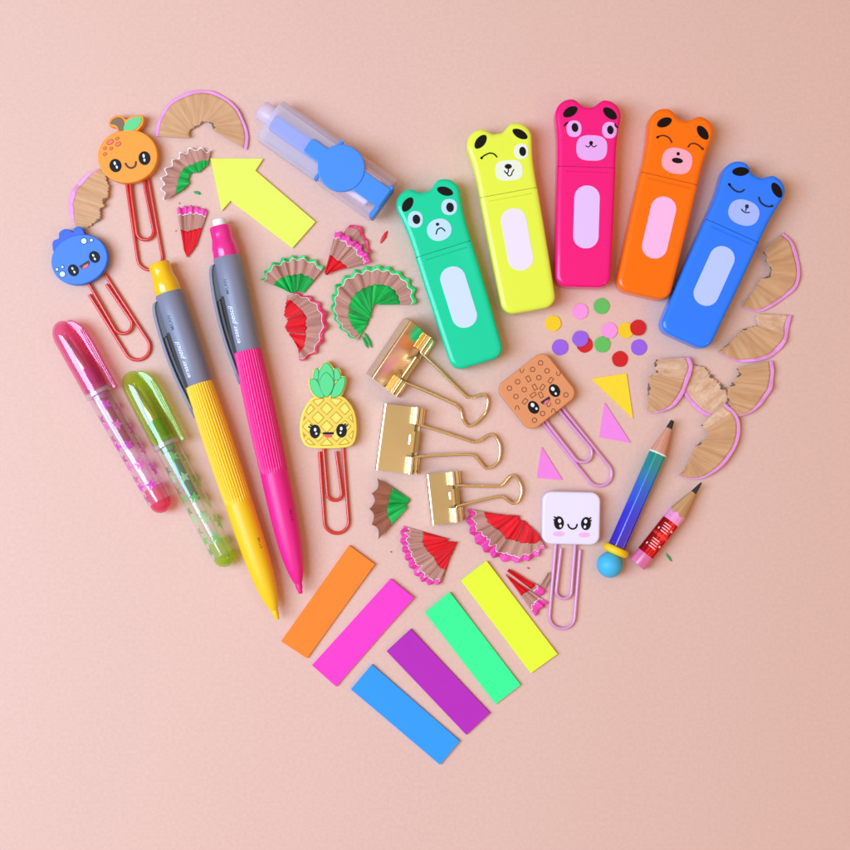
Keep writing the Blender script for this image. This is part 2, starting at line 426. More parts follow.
bear('teal green bear highlighter with a sad frowning face', (0, 208, 152), (444, 250), 17.2,
     [(407.6, 204.5, 8.2, 4.7, .55, -.83), (445, 191.2, 8.4, 4.3, .95, .3)], f_green, (206, 220, 250), (458.6, 297.2), (190, 220, 240))
bear('lemon yellow bear highlighter with one winking eye', (232, 240, 72), (509, 193.5), 10.3,
     [(480.6, 141.8, 8.3, 4.7, .62, -.78), (520, 134, 8.4, 4.2, .85, .48)], f_yellow, (240, 222, 240), (517, 239.5), (236, 236, 214))
bear('hot pink bear highlighter with wide open eyes and small eyelashes', (248, 16, 122), (586.7, 168), -1.8,
     [(570.3, 111.8, 8.1, 4.7, .85, -.5), (610, 113.5, 8.3, 4.6, .76, .62)], f_pink, (232, 190, 244), (586.4, 217), (236, 168, 232))
bear('orange bear highlighter with smiling closed eyes and open mouth', (255, 112, 4), (669.5, 179.5), -13.2,
     [(664.4, 122.4, 7.9, 4.6, .9, -.38), (702.7, 132.7, 8.2, 4.5, .6, .8)], f_orange, (255, 184, 224), (659, 227.6), (255, 168, 186))
bear('blue bear highlighter with sleeping downcast closed eyes', (40, 124, 250), (732.3, 232), -24.3,
     [(740.6, 171.5, 8.5, 4.5, 1, -.05), (776.8, 190.2, 8.5, 4.4, .5, .87)], f_blue, (188, 202, 252), (714, 276), (170, 186, 250))

# ------------------------------------------------------------------ character paper clips
def wire(T, pts, m, r=1.75, z=3.0):
    """trace through straight legs and round bends"""
    out = []
    P = [Vector(p) for p in pts]
    for i, p in enumerate(P):
        if i in (0, len(P)-1): out.append(tuple(p)); continue
        a = P[i-1]; b = P[i+1]; ra = min((a-p).length, 60)*0.5; rb = min((b-p).length, 60)*0.5
        q = min(ra, rb); s = p+(a-p).normalized()*q; e = p+(b-p).normalized()*q
        for k in range(9):
            t = k/8; out.append(tuple(s*(1-t)**2+p*2*t*(1-t)+e*t*t))
    return [(x, y, z) for x, y in out]
def loop(T, name, left, right, m, z=3.0, r=1.75, zend=None, n=16):
    """U-shaped loop: left leg points (top..bottom), right leg points (bottom..top), joined by a round bend"""
    lb, rt = Vector(left[-1]), Vector(right[0]); la = Vector(left[-2])
    mid = (lb+rt)/2; ax = (rt-lb)/2; d = (lb-la).normalized(); nrm = Vector((-ax.y, ax.x))
    if nrm.dot(d) < 0: nrm = -nrm
    arc = [tuple(mid-ax*cos(t)+nrm*sin(t)) for t in [pi*k/n for k in range(n+1)]]
    p = list(left[:-1])+arc+list(right[1:])
    q = [p[0]]
    for a, b in zip(p, p[1:]):
        L = math.hypot(b[0]-a[0], b[1]-a[1]); k = max(1, int(L/6))
        for j in range(1, k+1): q.append((a[0]+(b[0]-a[0])*j/k, a[1]+(b[1]-a[1])*j/k))
    return tube(T, name, [(x, y, z) for x, y in q], r, m, sm=0, n=12)

redwire = mat('red_coated_wire', (216, 46, 34), rough=0.28, coat=0.4)
pinkwire = mat('lilac_coated_wire', (222, 150, 196), rough=0.28, coat=0.4)
def eye2(T, par, x, y, rx, ry, top, gl, a=0, lash=None, sq=2):
    e = prism(T, 'eye', ell(x, y, rx, ry, a, 36, sq), top-0.5, top+0.55, rubber_black, bevel=0.35, seg=2, parent=par, bot=0)
    g = [ell(gx, gy, gr, gr*gq, a, 16) for gx, gy, gr, gq in gl]
    v, f = join(*[prism_geo(q, top, top+0.75) for q in g])
    T.mesh('eye_glint', v, f, white, parent=par)
    if lash: T.mesh('eyelash', *join(*[prism_geo(stroke(l, 1.5), top-0.3, top+0.4) for l in lash]), rubber_black, parent=par)

# orange
TOP = 13
T = Thing('character_paper_clip', 'red paper clip topped with a smiling orange fruit', 'paper clip', (129, 157), TOP, 'paper clips with rubber face toppers')
org = mat('orange_rubber', (252, 152, 28), rough=0.55, bump=0.02); orgd = mat('orange_rubber_edge', (240, 136, 24), rough=0.55)
hd = T.mesh('head', *join(prism_geo(ell(127.6, 156.2, 30, 26.7, -8, 64, 2.05), 3, TOP, 1.2, 3),
    prism_geo(spline([(108.3, 124.6), (109.6, 119.2), (115, 115.2), (121.6, 115.4), (126, 119), (131, 116), (141.5, 114.6), (143.6, 117.5), (142.6, 124.5), (137.4, 130.6), (131, 136), (118, 136), (116.4, 128.2), (112, 126.4)], 5, True), 3, TOP-0.6, 0.9, 3)), org, smooth=True, flat=True)
prism(T, 'stem', spline([(110.2, 124), (111.8, 119.9), (116.5, 117.2), (121.2, 117.8), (124, 122.4), (123.6, 131.2), (119.2, 131.2), (117.2, 126.7), (113.5, 124.4)], 4, True), TOP-1, TOP-0.1, mat('stem_brown', (132, 98, 72), rough=0.6), bevel=0.3, seg=2, parent=hd)
prism(T, 'leaf', spline([(123.8, 130.6), (124.4, 124.6), (130, 118.8), (140.4, 116.9), (140.4, 123), (135.9, 128.6), (129, 131.2)], 4, True), TOP-1, TOP-0.05, mat('leaf_green', (96, 208, 130), rough=0.6), bevel=0.3, seg=2, parent=hd)
decal(T, 'rim_line', [stroke([(125.5+30*cos(math.radians(t)), 156+27.5*sin(math.radians(t))) for t in (-28, -10, 8, 26, 44, 62, 80)], 0.01)], TOP-3, orgd, parent=hd) if False else None
eye2(T, hd, 115.5, 165.6, 6.0, 6.7, TOP, [(114.9, 163.4, 1.1, 1.7), (117, 167.2, 1.0, 1.6)], -12)
eye2(T, hd, 144.5, 158.2, 5.9, 6.9, TOP, [(143.8, 156, 1.1, 1.8), (144.6, 160.2, 1.0, 1.6)], -6)
decal(T, 'mouth', stroke([(125.6, 163.6), (127.8, 166.8), (131.8, 168), (135.2, 165.8), (136, 162)], 2.0), TOP, mat('mouth_brown', (70, 30, 16)), parent=hd)
for x, y, a, b in ((110.2, 142.1, 3.9, 2.5), (117.3, 138.6, 2.3, 1.6), (118.2, 144.1, 3.1, 2.2), (105, 148.2, 2.0, 1.6), (111.2, 148.5, 1.9, 1.6), (105, 154.1, 2.1, 1.7)):
    decal(T, 'freckle', ell(x, y, a, b, -30, 24, 2.5), TOP, mat('freckle_rim', (196, 72, 30)), parent=hd, h=0.15)
    decal(T, 'freckle_centre', ell(x, y, a-0.9, b-0.8, -30, 24, 2.5), TOP+0.1, mat('freckle_red', (250, 118, 84)), parent=hd, h=0.2)
loop(T, 'wire_loop', [(124.0, 172), (124.8, 186), (135.2, 257)], [(160.4, 255), (147.6, 184), (145, 170)], redwire, z=2.4)
loop(T, 'wire_loop', [(128, 172), (129, 190), (134.6, 231)], [(151.6, 229), (143.4, 188), (141.5, 176)], redwire, z=3.6)

# blueberry
T = Thing('character_paper_clip', 'red paper clip topped with an open-mouthed blueberry face', 'paper clip', (80, 260), TOP, 'paper clips with rubber face toppers')
blu = mat('blueberry_rubber', (60, 122, 232), rough=0.55, bump=0.02); blud = mat('blueberry_crown_rubber', (46, 92, 208), rough=0.55)
hd = prism(T, 'head', ell(79.3, 259.5, 28.6, 24.6, -22, 64, 2.05), 3, TOP, blu, bevel=1.2, seg=3)
prism(T, 'crown', spline([(55, 252), (51.8, 246), (53, 240.4), (58, 238), (58.6, 232.4), (63.5, 228.9), (69.5, 229.4), (72.2, 231.6), (74, 227.6), (79, 226.3), (82.4, 229.2), (83.4, 236), (72, 243)], 5, True), 3, TOP-1.6, blud, bevel=0.8, seg=3, parent=hd)
eye2(T, hd, 73.4, 270.3, 5.3, 6.1, TOP, [(72.6, 268.6, 0.9, 1.6), (74.6, 272, 0.9, 1.5)], -28)
eye2(T, hd, 94.5, 257, 5.3, 6.1, TOP, [(93.4, 255.5, 0.9, 1.6), (95, 259, 0.9, 1.5)], -28)
mth = decal(T, 'mouth', rpoly([(78.6, 266.3), (88.9, 259.9), (90.2, 263.2), (86.8, 268.4), (82.4, 269.4)], 1.4), TOP, mat('mouth_black', (40, 14, 18)), parent=hd)
decal(T, 'tongue', rpoly([(82, 268.6), (84.2, 265.4), (88.6, 263.4), (88.2, 266.4), (85.8, 268.6)], 1.0), TOP+0.2, mat('tongue_pink', (232, 92, 110)), parent=hd)
for x, y, r in ((83.9, 241.1, 2.7), (91.4, 240.2, 1.4), (62.4, 274.2, 2.7), (57, 269.4, 1.3), (62.4, 267, 1.2)):  # printed white dots with a dark outline
    decal(T, 'white_dot_edge', ell(x, y, r+0.9, r+0.9), TOP, mat('spot_edge', (20, 50, 110)), parent=hd, h=0.12)
    decal(T, 'white_dot', ell(x, y, r, r), TOP+0.1, mat('spot_white', (214, 244, 250)), parent=hd, h=0.2)
loop(T, 'wire_loop', [(86.6, 293.6), (123, 352)], [(146.6, 341), (104.8, 276.5), (98, 265)], redwire, z=2.4)
loop(T, 'wire_loop', [(80, 271), (87.6, 284.7), (112.5, 328)], [(129.0, 319.5), (104, 283.2)], redwire, z=3.6)

# pineapple
T = Thing('character_paper_clip', 'red paper clip topped with a yellow pineapple with green leaves', 'paper clip', (328, 410), TOP, 'paper clips with rubber face toppers')
def c5(p): return [(285+x/8.5, 350+y/8.5) for x, y in p]
yel = mat('pineapple_rubber', (250, 204, 66), rough=0.55, bump=0.02)
yedge = mat('pineapple_edge_rubber', (244, 222, 84), rough=0.55)
bod = spline(c5([(480, 392), (545, 445), (588, 520), (608, 620), (606, 720), (580, 795), (520, 828), (350, 838), (220, 832), (165, 805), (132, 740), (124, 640), (142, 540), (185, 455), (240, 398), (360, 380)]), 5, True)
crn = spline(c5([(350, 92), (392, 122), (415, 152), (450, 150), (474, 178), (478, 216), (514, 226), (520, 270), (502, 340), (468, 396), (350, 425), (245, 392), (205, 315), (198, 250), (232, 230), (240, 165), (285, 152), (312, 128)]), 5, True)
hd = T.mesh('head', *join(prism_geo(bod, 3, TOP-0.4, 1.2, 3), prism_geo(crn, 3, TOP-0.9, 0.9, 3)), yedge, smooth=True, flat=True)
inn = inset(bod, 2.0)
prism(T, 'body_face', inn, TOP-1, TOP-0.1, yel, bevel=0.2, seg=2, parent=hd)
def clip_poly(sub, clp):
    clp = ccw(clp); out = list(sub)
    for i in range(len(clp)):
        a, b = clp[i-1], clp[i]; src, out = out, []
        f = lambda p: (b[0]-a[0])*(p[1]-a[1])-(b[1]-a[1])*(p[0]-a[0])
        for j in range(len(src)):
            p, q = src[j-1], src[j]; fp, fq = f(p), f(q)
            if (fp >= 0) != (fq >= 0):
                w = fp/(fp-fq); out.append((p[0]+(q[0]-p[0])*w, p[1]+(q[1]-p[1])*w))
            if fq >= 0: out.append(q)
        if not out: return None
    return out if abs(area2(out)) > 1.2 else None
g1, g2 = [], []
hull = inset(bod, 3.0)
for r_, y in enumerate((425, 498, 575, 650, 727, 803)):
    for k in range(-3, 4):
        x = (355 if r_ % 2 else 280)+k*155-(0 if r_ % 2 else 0)
        for gl, h in ((g1, 56), (g2, 46)):
            q = clip_poly(c5([(x, y-h), (x+h, y), (x, y+h), (x-h, y)]), hull if gl is g1 else inset(bod, 3.9))
            if q and not any((p[1] < 396.2) for p in q): gl.append(q)
T.mesh('diamond_groove', *join(*[prism_geo(q, TOP-0.6, TOP+0.05) for q in g1]), mat('groove_ochre', (190, 148, 30), rough=0.6), parent=hd)
T.mesh('diamond_tile', *join(*[prism_geo(q, TOP-0.6, TOP+0.2) for q in g2]), mat('tile_yellow', (250, 222, 88), rough=0.55), parent=hd)
gr = mat('crown_green', (84, 214, 128), rough=0.55); grd = mat('crown_green_line', (38, 140, 88), rough=0.6)
lv = [([(350, 104), (392, 140), (415, 200), (416, 300), (350, 300), (286, 300), (286, 200), (312, 140)], 0.1),
      ([(418, 160), (448, 158), (470, 200), (474, 240), (440, 260), (418, 250)], 0.0), ([(283, 160), (252, 168), (240, 235), (262, 255), (286, 240)], 0.0),
      ([(508, 232), (510, 290), (480, 370), (430, 405), (390, 400), (415, 310), (460, 245)], 0.2), ([(212, 250), (214, 310), (240, 370), (290, 405), (335, 400), (300, 310), (265, 250)], 0.2),
      ([(350, 186), (412, 250), (414, 310), (388, 370), (352, 404), (318, 370), (294, 310), (298, 245)], 0.35)]
for p, dz in lv:
    q = spline(c5(p), 4, True)
    T.mesh('leaf', *join(prism_geo(inset(q, 0.55), TOP-1.2, TOP-0.2+dz*1.6, 0.3, 2)), gr, parent=hd, smooth=True, flat=True)
    T.mesh('leaf_outline', *prism_geo(q, TOP-1.3, TOP-0.42+dz*1.6), grd, parent=hd)
eye2(T, hd, 315, 431.5, 5.3, 6.9, TOP+0.2, [(315.2, 429.6, 1.3, 1.4), (316.4, 433.6, 1.0, 1.2)], 0, [[(311.5, 428), (308.8, 426.8)], [(312.5, 426.5), (310.5, 424.8)]])
eye2(T, hd, 341.5, 430.6, 5.3, 6.9, TOP+0.2, [(341.3, 428.6, 1.3, 1.4), (340.6, 432.8, 1.0, 1.2)], 0, [[(345, 427.5), (347.4, 425)], [(344, 426), (345.4, 424)]])
decal(T, 'tongue', ell(328.4, 435.6, 3.9, 2.3), TOP+0.15, mat('tongue_red', (232, 84, 84)), parent=hd)
decal(T, 'mouth', rrect(328.4, 433.3, 5.4, 1.1, 0.5), TOP+0.35, black, parent=hd)
loop(T, 'wire_loop', [(318.6, 452), (323.6, 523)], [(348.0, 521), (342.6, 450), (341.5, 436)], redwire, z=2.4)
loop(T, 'wire_loop', [(322.0, 436), (323, 450), (326.8, 494.5)], [(341.2, 493), (335.6, 451.5)], redwire, z=3.6)

# waffle
T = Thing('character_paper_clip', 'lilac paper clip topped with a brown square waffle biscuit face', 'paper clip', (537, 391), TOP, 'paper clips with rubber face toppers')
wf = mat('waffle_rubber', (226, 142, 88), rough=0.6, bump=0.03); wl = mat('waffle_line', (132, 62, 28), rough=0.6)
hd = prism(T, 'head', rrect(536.9, 391.2, 31.0, 28.6, 10, -38.3), 3, TOP, wf, bevel=1.3, seg=3)
def c6(x, y): return (490+x/8.5, 340+y/8.5)
def ring(x, y, r, w, n=22):
    o = ell(x, y, r, r, 0, n); i = ell(x, y, r-w, r-w, 0, n)
    V = [(a, b, TOP+0.1) for a, b in o]+[(a, b, TOP+0.1) for a, b in i]+[(a, b, TOP-0.3) for a, b in o]+[(a, b, TOP-0.3) for a, b in i]
    F = []
    for k in range(n):
        l = (k+1) % n; F += [(k, l, n+l, n+k), (k, 2*n+k, 2*n+l, l), (n+k, n+l, 3*n+l, 3*n+k), (2*n+k, 3*n+k, 3*n+l, 2*n+l)]
    return V, F
for (x, y) in ((430, 195), (362, 250), (485, 262), (235, 355), (415, 320), (165, 410), (290, 422), (220, 480), (645, 466), (576, 522), (447, 625), (378, 682)):
    T.mesh('waffle_dimple', *ring(*c6(x, y), 2.7, 0.85), wl, parent=hd)
for (x, y, a) in ((326, 330, 62), (380, 402, 62), (432, 467, 62), (445, 402, -55), (516, 343, -55), (367, 467, -35), (297, 522, -50)):
    cx, cy = c6(x, y)
    a_ = math.radians(a); o = []
    e = [(-2.7, -1.7), (2.7, -1.7), (2.7, 1.7), (-2.7, 1.7)]
    e = [(cx+p*cos(a_)-q*sin(a_), cy+p*sin(a_)+q*cos(a_)) for p, q in e]
    g = [prism_geo(stroke([e[i-1], e[i]], 0.8), TOP-0.3, TOP+0.1+0.004*i) for i in range(4)]
    T.mesh('waffle_slot', *join(*g), wl, parent=hd)
for (x, y, a) in ((272, 262, 90), (583, 287, 90), (232, 575, -90), (540, 600, -90), (500, 552, 90)):
    cx, cy = c6(x, y); s = 1 if a > 0 else -1
    T.mesh('waffle_notch', *prism_geo(stroke([(cx-2, cy-1.8*s), (cx-1.3, cy+1.4*s), (cx+0.8, cy+1.4*s), (cx+2, cy-1.8*s)], 0.8), TOP-0.3, TOP+0.1), wl, parent=hd)
eye2(T, hd, 554.5, 390.6, 5.3, 6.8, TOP, [(552.7, 388.9, 1.8, 1.2), (555.7, 393.6, 1.1, 1.2)], -30)
eye2(T, hd, 533.5, 407.4, 5.3, 6.8, TOP, [(532.5, 405, 1.8, 1.2), (536.4, 408.6, 1.1, 1.2)], -30)
decal(T, 'mouth', rpoly([(540, 402.2), (549.4, 396), (550.4, 399.6), (547.4, 403.6), (543.4, 404.8)], 1.2), TOP, mat('mouth_black', (40, 14, 18)), parent=hd)
decal(T, 'tongue', rpoly([(543, 404.4), (545, 401), (549.8, 399.2), (547.2, 403.4)], 0.9), TOP+0.2, mat('tongue_pink2', (236, 100, 140)), parent=hd)
loop(T, 'wire_loop', [(536, 412), (545, 424.6), (590.6, 481)], [(611.2, 467), (565.9, 410.6), (558, 400)], pinkwire, z=2.4)
loop(T, 'wire_loop', [(540, 410), (549.5, 424.6), (576.5, 459)], [(591.2, 447.5), (561, 411.6), (556, 405)], pinkwire, z=3.6)

# marshmallow
T = Thing('character_paper_clip', 'lilac paper clip topped with a white marshmallow face with pink cheeks', 'paper clip', (571.6, 518.4), 15, 'paper clips with rubber face toppers')
ma = mat('marshmallow_rubber', (236, 222, 246), rough=0.5, bump=0.02)
hd = prism(T, 'head', rrect(571.4, 518.2, 29.0, 26.4, 9.5, 1.2), 2, 15, ma, bevel=2.2, seg=5)
eye2(T, hd, 558.9, 522.9, 5, 6.7, 15, [(559.5, 520.8, 1.6, 1.3), (560.4, 525.9, 1.2, 1.2)], -4, [[(556.5, 518.6), (554.4, 517)], [(555.2, 520.6), (553.9, 519.8)]])
eye2(T, hd, 585.9, 523.6, 5, 6.6, 15, [(585.5, 521.3, 1.6, 1.3), (584.8, 526.8, 1.2, 1.2)], 4, [[(588.6, 519.2), (590.6, 517.8)], [(589.8, 521.2), (591, 520.4)]])
decal(T, 'mouth', stroke([(567.9, 524.5), (569.6, 527.6), (572.7, 528.9), (575.8, 527.6), (577.1, 524.5)], 1.7), 15, black, parent=hd)
for x, y in ((558.8, 534), (584.4, 534.9)): decal(T, 'cheek', ell(x, y, 5.9, 2.6), 15, mat('cheek_pink', (246, 178, 226), rough=0.6), parent=hd, h=0.12)
loop(T, 'wire_loop', [(557.5, 530), (557, 546), (550.8, 617)], [(576.2, 619), (581.8, 551)], pinkwire, z=2.4)
loop(T, 'wire_loop', [(562.3, 549.5), (557.4, 592)], [(572.8, 593), (576.4, 546), (577, 530)], pinkwire, z=3.6)

# ------------------------------------------------------------------ mechanical eraser pencils
def text_geo(body, size, shear=0.0, bold=0.0):
    cu = bpy.data.curves.new('lettering', 'FONT'); cu.body = body; cu.size = size; cu.shear = shear; cu.offset = bold; cu.resolution_u = 3
    ob = bpy.data.objects.new('lettering', cu); C.objects.link(ob)
    me = bpy.data.meshes.new_from_object(ob)
    bm = bmesh.new(); bm.from_mesh(me)            # cut into narrow strips so the letters can bend round a barrel
    for k in range(-4, 14):
        bmesh.ops.bisect_plane(bm, geom=bm.verts[:]+bm.edges[:]+bm.faces[:], plane_co=(0, k*size*0.07, 0), plane_no=(0, 1, 0))
    bmesh.ops.triangulate(bm, faces=bm.faces[:]); bm.to_mesh(me); bm.free()
    v = [tuple(x.co) for x in me.vertices]; f = [tuple(p.vertices) for p in me.polygons]
    bpy.data.objects.remove(ob); bpy.data.curves.remove(cu); bpy.data.meshes.remove(me)
    return v, f
def eraser_pencil(label, tipc, topc, capcol, bodycol, ribcol, ex_eraser, clipside):
    zc = 14.9
    T = Thing('mechanical_pencil', label, 'mechanical pencil', topc, zc, 'long mechanical pencils with grey barrels and ribbed grips')
    d, L = axis(topc, tipc); u = (d[1], -d[0])
    def Q(s, w): return (topc[0]+d[0]*s+u[0]*w, topc[1]+d[1]*s+u[1]*w)
    grey = mat('grey_rubber_barrel', (132, 132, 152), rough=0.42, bump=0.05, bscale=0.7)
    greyd = mat('shaded_clip_grey', (74, 72, 78), rough=0.4)  # clip grey darkened to stand for its shaded inner side
    soft = mat('soft_touch_%d_%d_%d' % bodycol, bodycol, rough=0.42, bump=0.04, bscale=0.7)
    capm = mat('satin_cap_%d_%d_%d' % capcol, capcol, rough=0.22, coat=0.5)
    if ex_eraser: lathe(T, 'eraser', topc, d, [(-7.5, 5.8), (-7, 6.6), (2, 6.8)], zc, mat('white_eraser', (242, 236, 246), rough=0.6))
    lathe(T, 'push_cap', topc, d, [(-0.2, 6.6 if ex_eraser else 9.8), (0, 10.4), (0.8, 10.9), (9, 10.9), (13, 11.1), (17, 12.0), (20, 12.9), (31.5, 13.4), (33, 12.6)], zc, capm)
    lathe(T, 'barrel', topc, d, [(31.2, 12.4), (31.4, 13.4), (32, 13.8), (60, 14.1), (95, 14.0), (126.5, 13.6), (127.3, 13.0)], zc, grey)
    # ribbed grip
    def rf(t, s):
        w = min(1, max(0, (s-126)/3))*min(1, max(0, (252-s)/5))
        return 1-0.07*w*(0.5-0.5*cos(t*30))**3
    pr = [(126.8, 12.8), (127.2, 13.5), (129, 13.7), (160, 14.4), (190, 14.7), (225, 14.4), (246, 13.9), (249, 13.8), (252, 13.8)]
    lathe(T, 'ribbed_grip', topc, d, pr, zc, soft, n=360, rf=rf)
    lathe(T, 'tapered_tip_section', topc, d, [(252, 13.8), (262, 13.8), (280, 13.6), (298, 13.2), (312, 12.7), (326, 11.8), (338, 10.5), (348, 8.9), (356, 7.1), (361, 5.5), (364.5, 4.1), (365.4, 3.6)], zc, soft)
    lathe(T, 'tip_sleeve', topc, d, [(365, 3.5), (366, 3.6), (370.6, 3.3), (371, 2.6), (L, 2.3), (L+1.2, 1.8)], zc, soft)
    # curved clip on the left side, arching away from the barrel
    path = [(36, 12.5), (37.5, 15.8), (43, 18.2), (55, 19.8), (75, 20.6), (95, 20.4), (115, 19.0), (135, 16.6), (150, 14.6), (158, 14.0)]
    pts = spline(path, 5)
    def clip_strip(o1, o2, z0, z1, m, name, par=None):
        V, F = [], []
        for i, (s, w) in enumerate(pts):
            e = min(1.0, (len(pts)-1-i)/6, (i+1)/3)
            zz0 = zc+z0*e; zz1 = zc+z1*e
            for (off, z) in ((o1, zz0), (o1, zz1-0.8*e), (o1-0.7, zz1), (o2+0.7, zz1), (o2, zz1-0.8*e), (o2, zz0)):
                x, y = Q(s, -(w+off)+0.0); V.append((x, y, z))
        n = 6
        for i in range(len(pts)-1):
            for k in range(n):
                l = (k+1) % n; F.append((i*n+k, i*n+l, (i+1)*n+l, (i+1)*n+k))
        F.append(tuple(range(n))[::-1]); F.append(tuple(range((len(pts)-1)*n, len(pts)*n)))
        return T.mesh(name, V, F, m, smooth=False, parent=par)
    c = clip_strip(1.6, -1.7, -6.5, 6.5, grey, 'pocket_clip')
    clip_strip(-1.9, -5.6, -8.5, 3.0, greyd, 'clip_inner_wall', c)  # inner face with the clip's shade put into its colour
    # dark strip painted as shade in the clip gap, and bridge under the clip
    prism(T, 'clip_gap_shade', [Q(70, -9.2), Q(70, -13.4), Q(127, -12.8), Q(127, -9.6)], zc-3, zc+9.9, mat('gap_shade', (46, 36, 32), rough=0.6), parent=c)
    prism(T, 'clip_bridge', [Q(37, -10), Q(37, -15.5), Q(50, -19.0), Q(74, -19.8), Q(71, -12.8), Q(52, -12)], zc-4, zc+4.5, greyd, bevel=0.6, seg=2, parent=c)
    v, f = tube_geo([Q(138, -15.5)+(zc+2,), Q(146, -13.6)+(zc+2,), Q(152, -13)+(zc+2,)], 1.6, 10)
    T.mesh('clip_ball', v, f, greyd, parent=c, smooth=True)
    # lettering wrapped round the barrel, read from the tip end upwards
    def wrap(geo, s0, w0, m, name, h=0.14, R=13.8):
        v, f = geo; V = []
        for x, y, z in v:
            s = s0-x; w = w0-y
            a = max(-1.4, min(1.4, w/R)); px, py = Q(s, R_at(s, h)*sin(a)); V.append((px, py, zc+R_at(s, h)*cos(a)))
        return T.mesh(name, V, f, m)
    def R_at(s, h): 
        pr2 = [(32, 13.8), (60, 14.1), (95, 14.0), (126.5, 13.6), (252, 13.8), (262, 13.8), (280, 13.6), (298, 13.2), (312, 12.7), (326, 11.8), (338, 10.5)]
        for (a, b), (c_, e) in zip(pr2, pr2[1:]):
            if a <= s <= c_: return b+(e-b)*(s-a)/(c_-a)+h
        return 13.8+h
    wrap(text_geo('eraser', 7.0, 0.12, 0.012), 119.5, -3.4, white, 'lettering')
    wrap(text_geo('pencil', 7.4, 0.4, 0.012), 99.8, -3.4, white, 'lettering')
    wrap(text_geo('MILAN', 5.2, 0.0, 0.02), 69.5, -3.6, mat('grey_print', (74, 74, 92)), 'maker_lettering')
    wrap(text_geo('0.7 HB', 4.0), 302, 11.5, mat('tip_print_%d' % bodycol[1], tuple(int(c_*0.5) for c_ in bodycol)), 'size_lettering')
eraser_pencil('yellow mechanical pencil with grey barrel and yellow push cap', (277.2, 618.5), (158.8, 263.5), (252, 196, 20), (252, 200, 22), None, False, -1)
eraser_pencil('magenta mechanical pencil with grey barrel and white eraser showing', (300.4, 592.5), (220.2, 226.6), (240, 34, 140), (244, 26, 138), None, True, -1)

